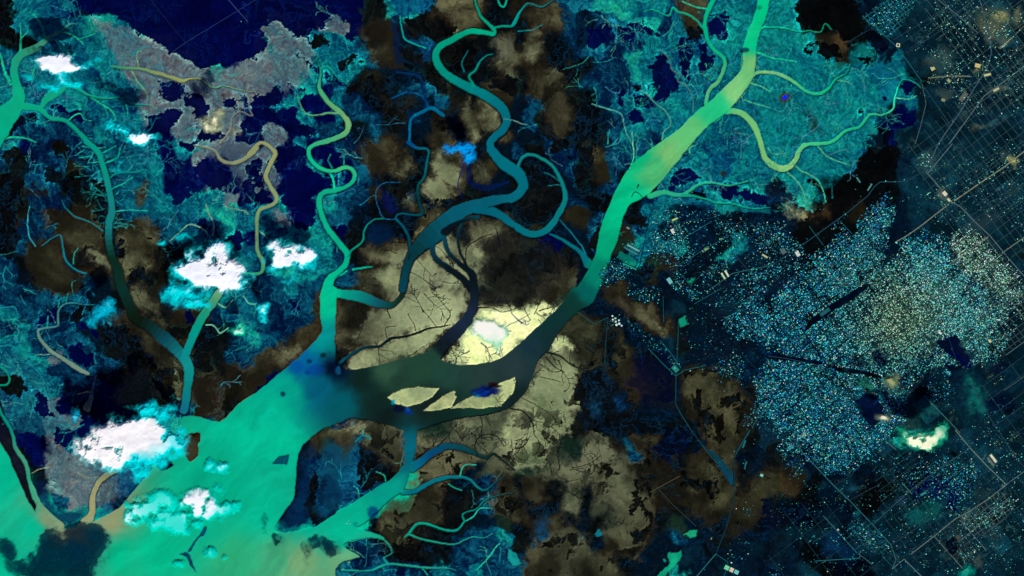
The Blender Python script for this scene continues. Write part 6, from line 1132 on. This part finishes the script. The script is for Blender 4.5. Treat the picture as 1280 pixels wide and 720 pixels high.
cloud([(112, 560, 22, 16, 1.35, .95), (135, 568, 18, 16, 1.25, .95), (150, 546, 26, 16, 1.3, .95), (180, 540, 26, 17, 1.25, .75), (205, 556, 22, 18, 1.1, .3), (195, 512, 24, 10, .95, .1), (176, 572, 20, 12, .8, .1), (222, 545, 12, 10, .8, .1), (176, 592, 14, 10, .55, .0), (145, 580, 12, 8, .8, .5)], CYAN, (255, 252, 246), 'biggest cloud, cream on the left and cyan on the right, above the river mouth shore', 800, 1780, 850)
cloud([(68, 596, 9, 13, .85, .4), (80, 612, 8, 6, .5, .3), (66, 608, 8, 8, .7, .4)], (110, 160, 150), (240, 250, 214), 'small cream cloud over the grey delta island', 810, 1500)
cloud([(264, 580, 9, 6, .8, .2), (278, 584, 11, 6, .95, .5)], (0, 220, 200), (190, 255, 250), 'small cyan cloud in the open estuary beside the brown islet', 820, 40, 220)
cloud([(166, 640, 20, 12, 1.15, .4), (192, 634, 24, 13, 1.1, .2), (212, 648, 22, 15, 1.1, .2), (246, 626, 17, 11, 1.35, .9), (248, 640, 12, 8, 1.0, .6), (204, 618, 12, 7, .7, .15), (232, 656, 20, 10, 1.0, .15), (272, 642, 18, 8, 1.0, .3), (294, 634, 14, 5, .8, .1), (276, 612, 10, 10, .55, .1), (160, 650, 10, 8, .8, .7)], (0, 225, 195), ICE, 'long cyan cloud with one white knot, floating over the green estuary', 830, 40, 220)
cloud([(264, 692, 9, 7, .85, .3)], (0, 215, 185), (170, 255, 240), 'small cyan cloud in the green water near the bottom edge', 840, 40, 220)
cloud([(280, 697, 7, 5, .8, .1)], (0, 215, 180), (100, 245, 215), 'faint green puff right of the small cyan cloud near the bottom edge', 846, 40, 220)
cloud([(224, 709, 9, 5, .8, .1)], (0, 215, 180), (100, 245, 215), 'faint green cloud near the bottom edge', 845, 40, 220)
cloud([(605, 406, 13, 11, .8, .8), (625, 417, 12, 10, .75, .6), (614, 420, 10, 8, .6, .1), (620, 431, 7, 6, .5, .1), (598, 416, 12, 9, .5, .8)], (176, 236, 190), (255, 255, 236), 'white glowing haze with a pale teal heart over the bright mudflat between the channels', 850, 60, 90)
cloud([(1140, 552, 14, 9, 1.05, .7), (1156, 556, 15, 8, 1.1, .7), (1173, 545, 9, 9, .9, .4), (1130, 540, 7, 8, .75, .3), (1180, 536, 7, 6, .55, .1), (1160, 540, 10, 5, .5, .0)], (16, 150, 110), (250, 255, 210), 'crescent shaped cream and green cloud over the lower city', 860, 1300)
cloud([(1106, 523, 9, 7, .85, .5)], (90, 110, 96), (236, 230, 190), 'small cream cloud over the dark park of the city', 870, 900)
cloud([(1117, 473, 7, 10, .8, .3), (1109, 479, 8, 8, .7, .3)], (100, 120, 84), (206, 206, 130), 'thin yellow cloud over the middle of the city', 875, 900)
cloud([(1080, 479, 11, 8, .7, .1), (1089, 481, 9, 7, .6, .3)], (30, 110, 90), (120, 200, 150), 'thin green cloud left of the yellow one over the city', 880, 900)
cloud([(1208, 649, 9, 6, .85, .5)], (100, 120, 100), (232, 226, 160), 'small yellow cloud over the lower right suburb', 885, 900)
cloud([(1213, 713, 8, 6, .8, .3), (1206, 717, 7, 5, .6, .0)], (0, 130, 110), (200, 255, 220), 'small green white cloud at the bottom edge of the plain', 890, 900)
cloud([(1187, 698, 8, 6, .6, .3)], (90, 110, 96), (190, 192, 140), 'dull pale cloud near the bottom of the plain', 895, 900)
# two clouds beyond the lower edge whose shade falls on the water
def shade_cloud(lobes, label, seed, base):
    off = base / math.tan(SUN_EL) / S
    lobes = [(x + SUN_AZ[0] * off, y + SUN_AZ[1] * off, rx, ry, s_, .8) for x, y, rx, ry, s_ in lobes]
    print('shade', max(l[1] - l[3] for l in lobes), min(l[1] - l[3] for l in lobes))
    return cloud(lobes, CYAN, ICE, label, seed, base, 700, out=True)
shade_cloud([(92, 690, 34, 26, 2.4), (70, 705, 34, 20, 2.2), (114, 682, 12, 18, 1.8), (40, 716, 24, 12, 1.1), (130, 672, 8, 10, .8), (6, 690, 12, 16, .9)], 'white cloud floating beyond the lower edge, its shade on the tan shore water', 900, 3000)
shade_cloud([(412, 684, 15, 9, 1.3), (382, 694, 8, 12, 1.2), (396, 678, 8, 7, .9), (348, 674, 9, 7, 1.0), (332, 650, 6, 9, .9), (330, 664, 4, 6, .7)], 'small white cloud floating beyond the lower edge, its shade near the blue island tip', 910, 3400)

# ------------------------------------------------------------------ light, air and camera
w = bpy.data.worlds.new('World'); scene.world = w; w.use_nodes = True
nt = w.node_tree; bg = nt.nodes['Background']
sky = nt.nodes.new('ShaderNodeTexSky'); sky.sky_type = 'NISHITA'; sky.sun_disc = False
sky.sun_elevation = SUN_EL
sdir = (float(SUN_AZ[0]), float(-SUN_AZ[1]))
sky.sun_rotation = math.atan2(sdir[0], sdir[1]) % (2 * math.pi)
tint = nt.nodes.new('ShaderNodeVectorMath'); tint.operation = 'MULTIPLY'; tint.inputs[1].default_value = (.5, .5, 1.2)   # sky tinted bluer than natural to turn cloud shade towards navy
nt.links.new(sky.outputs[0], tint.inputs[0]); nt.links.new(tint.outputs[0], bg.inputs[0]); bg.inputs[1].default_value = .05
sun = bpy.data.lights.new('sun', 'SUN'); sun.energy = 5.0; sun.angle = math.radians(.5); sun.color = (1.0, .97, .93)
so = bpy.data.objects.new('sun', sun); col.objects.link(so)
from mathutils import Vector
ce = math.cos(SUN_EL)
so.rotation_euler = Vector((sdir[0] * ce, sdir[1] * ce, math.sin(SUN_EL))).to_track_quat('Z', 'Y').to_euler()
so.location = (0, 0, 20000)

cam = bpy.data.cameras.new('camera'); co = bpy.data.objects.new('camera', cam); col.objects.link(co)
co.location = (0, 0, CAM_H); cam.sensor_width = 36; cam.sensor_fit = 'HORIZONTAL'
cam.lens = 36 * CAM_H / (MW * S)
cam.clip_start = 1000; cam.clip_end = 400000
scene.camera = co
scene.view_settings.view_transform = 'Standard'; scene.view_settings.look = 'None'
scene.view_settings.exposure = EXPOSURE; scene.view_settings.gamma = 1
scene.render.engine = 'CYCLES'
scene.cycles.transparent_max_bounces = 24; scene.cycles.max_bounces = 4; scene.cycles.diffuse_bounces = 2
scene.cycles.use_denoising = False
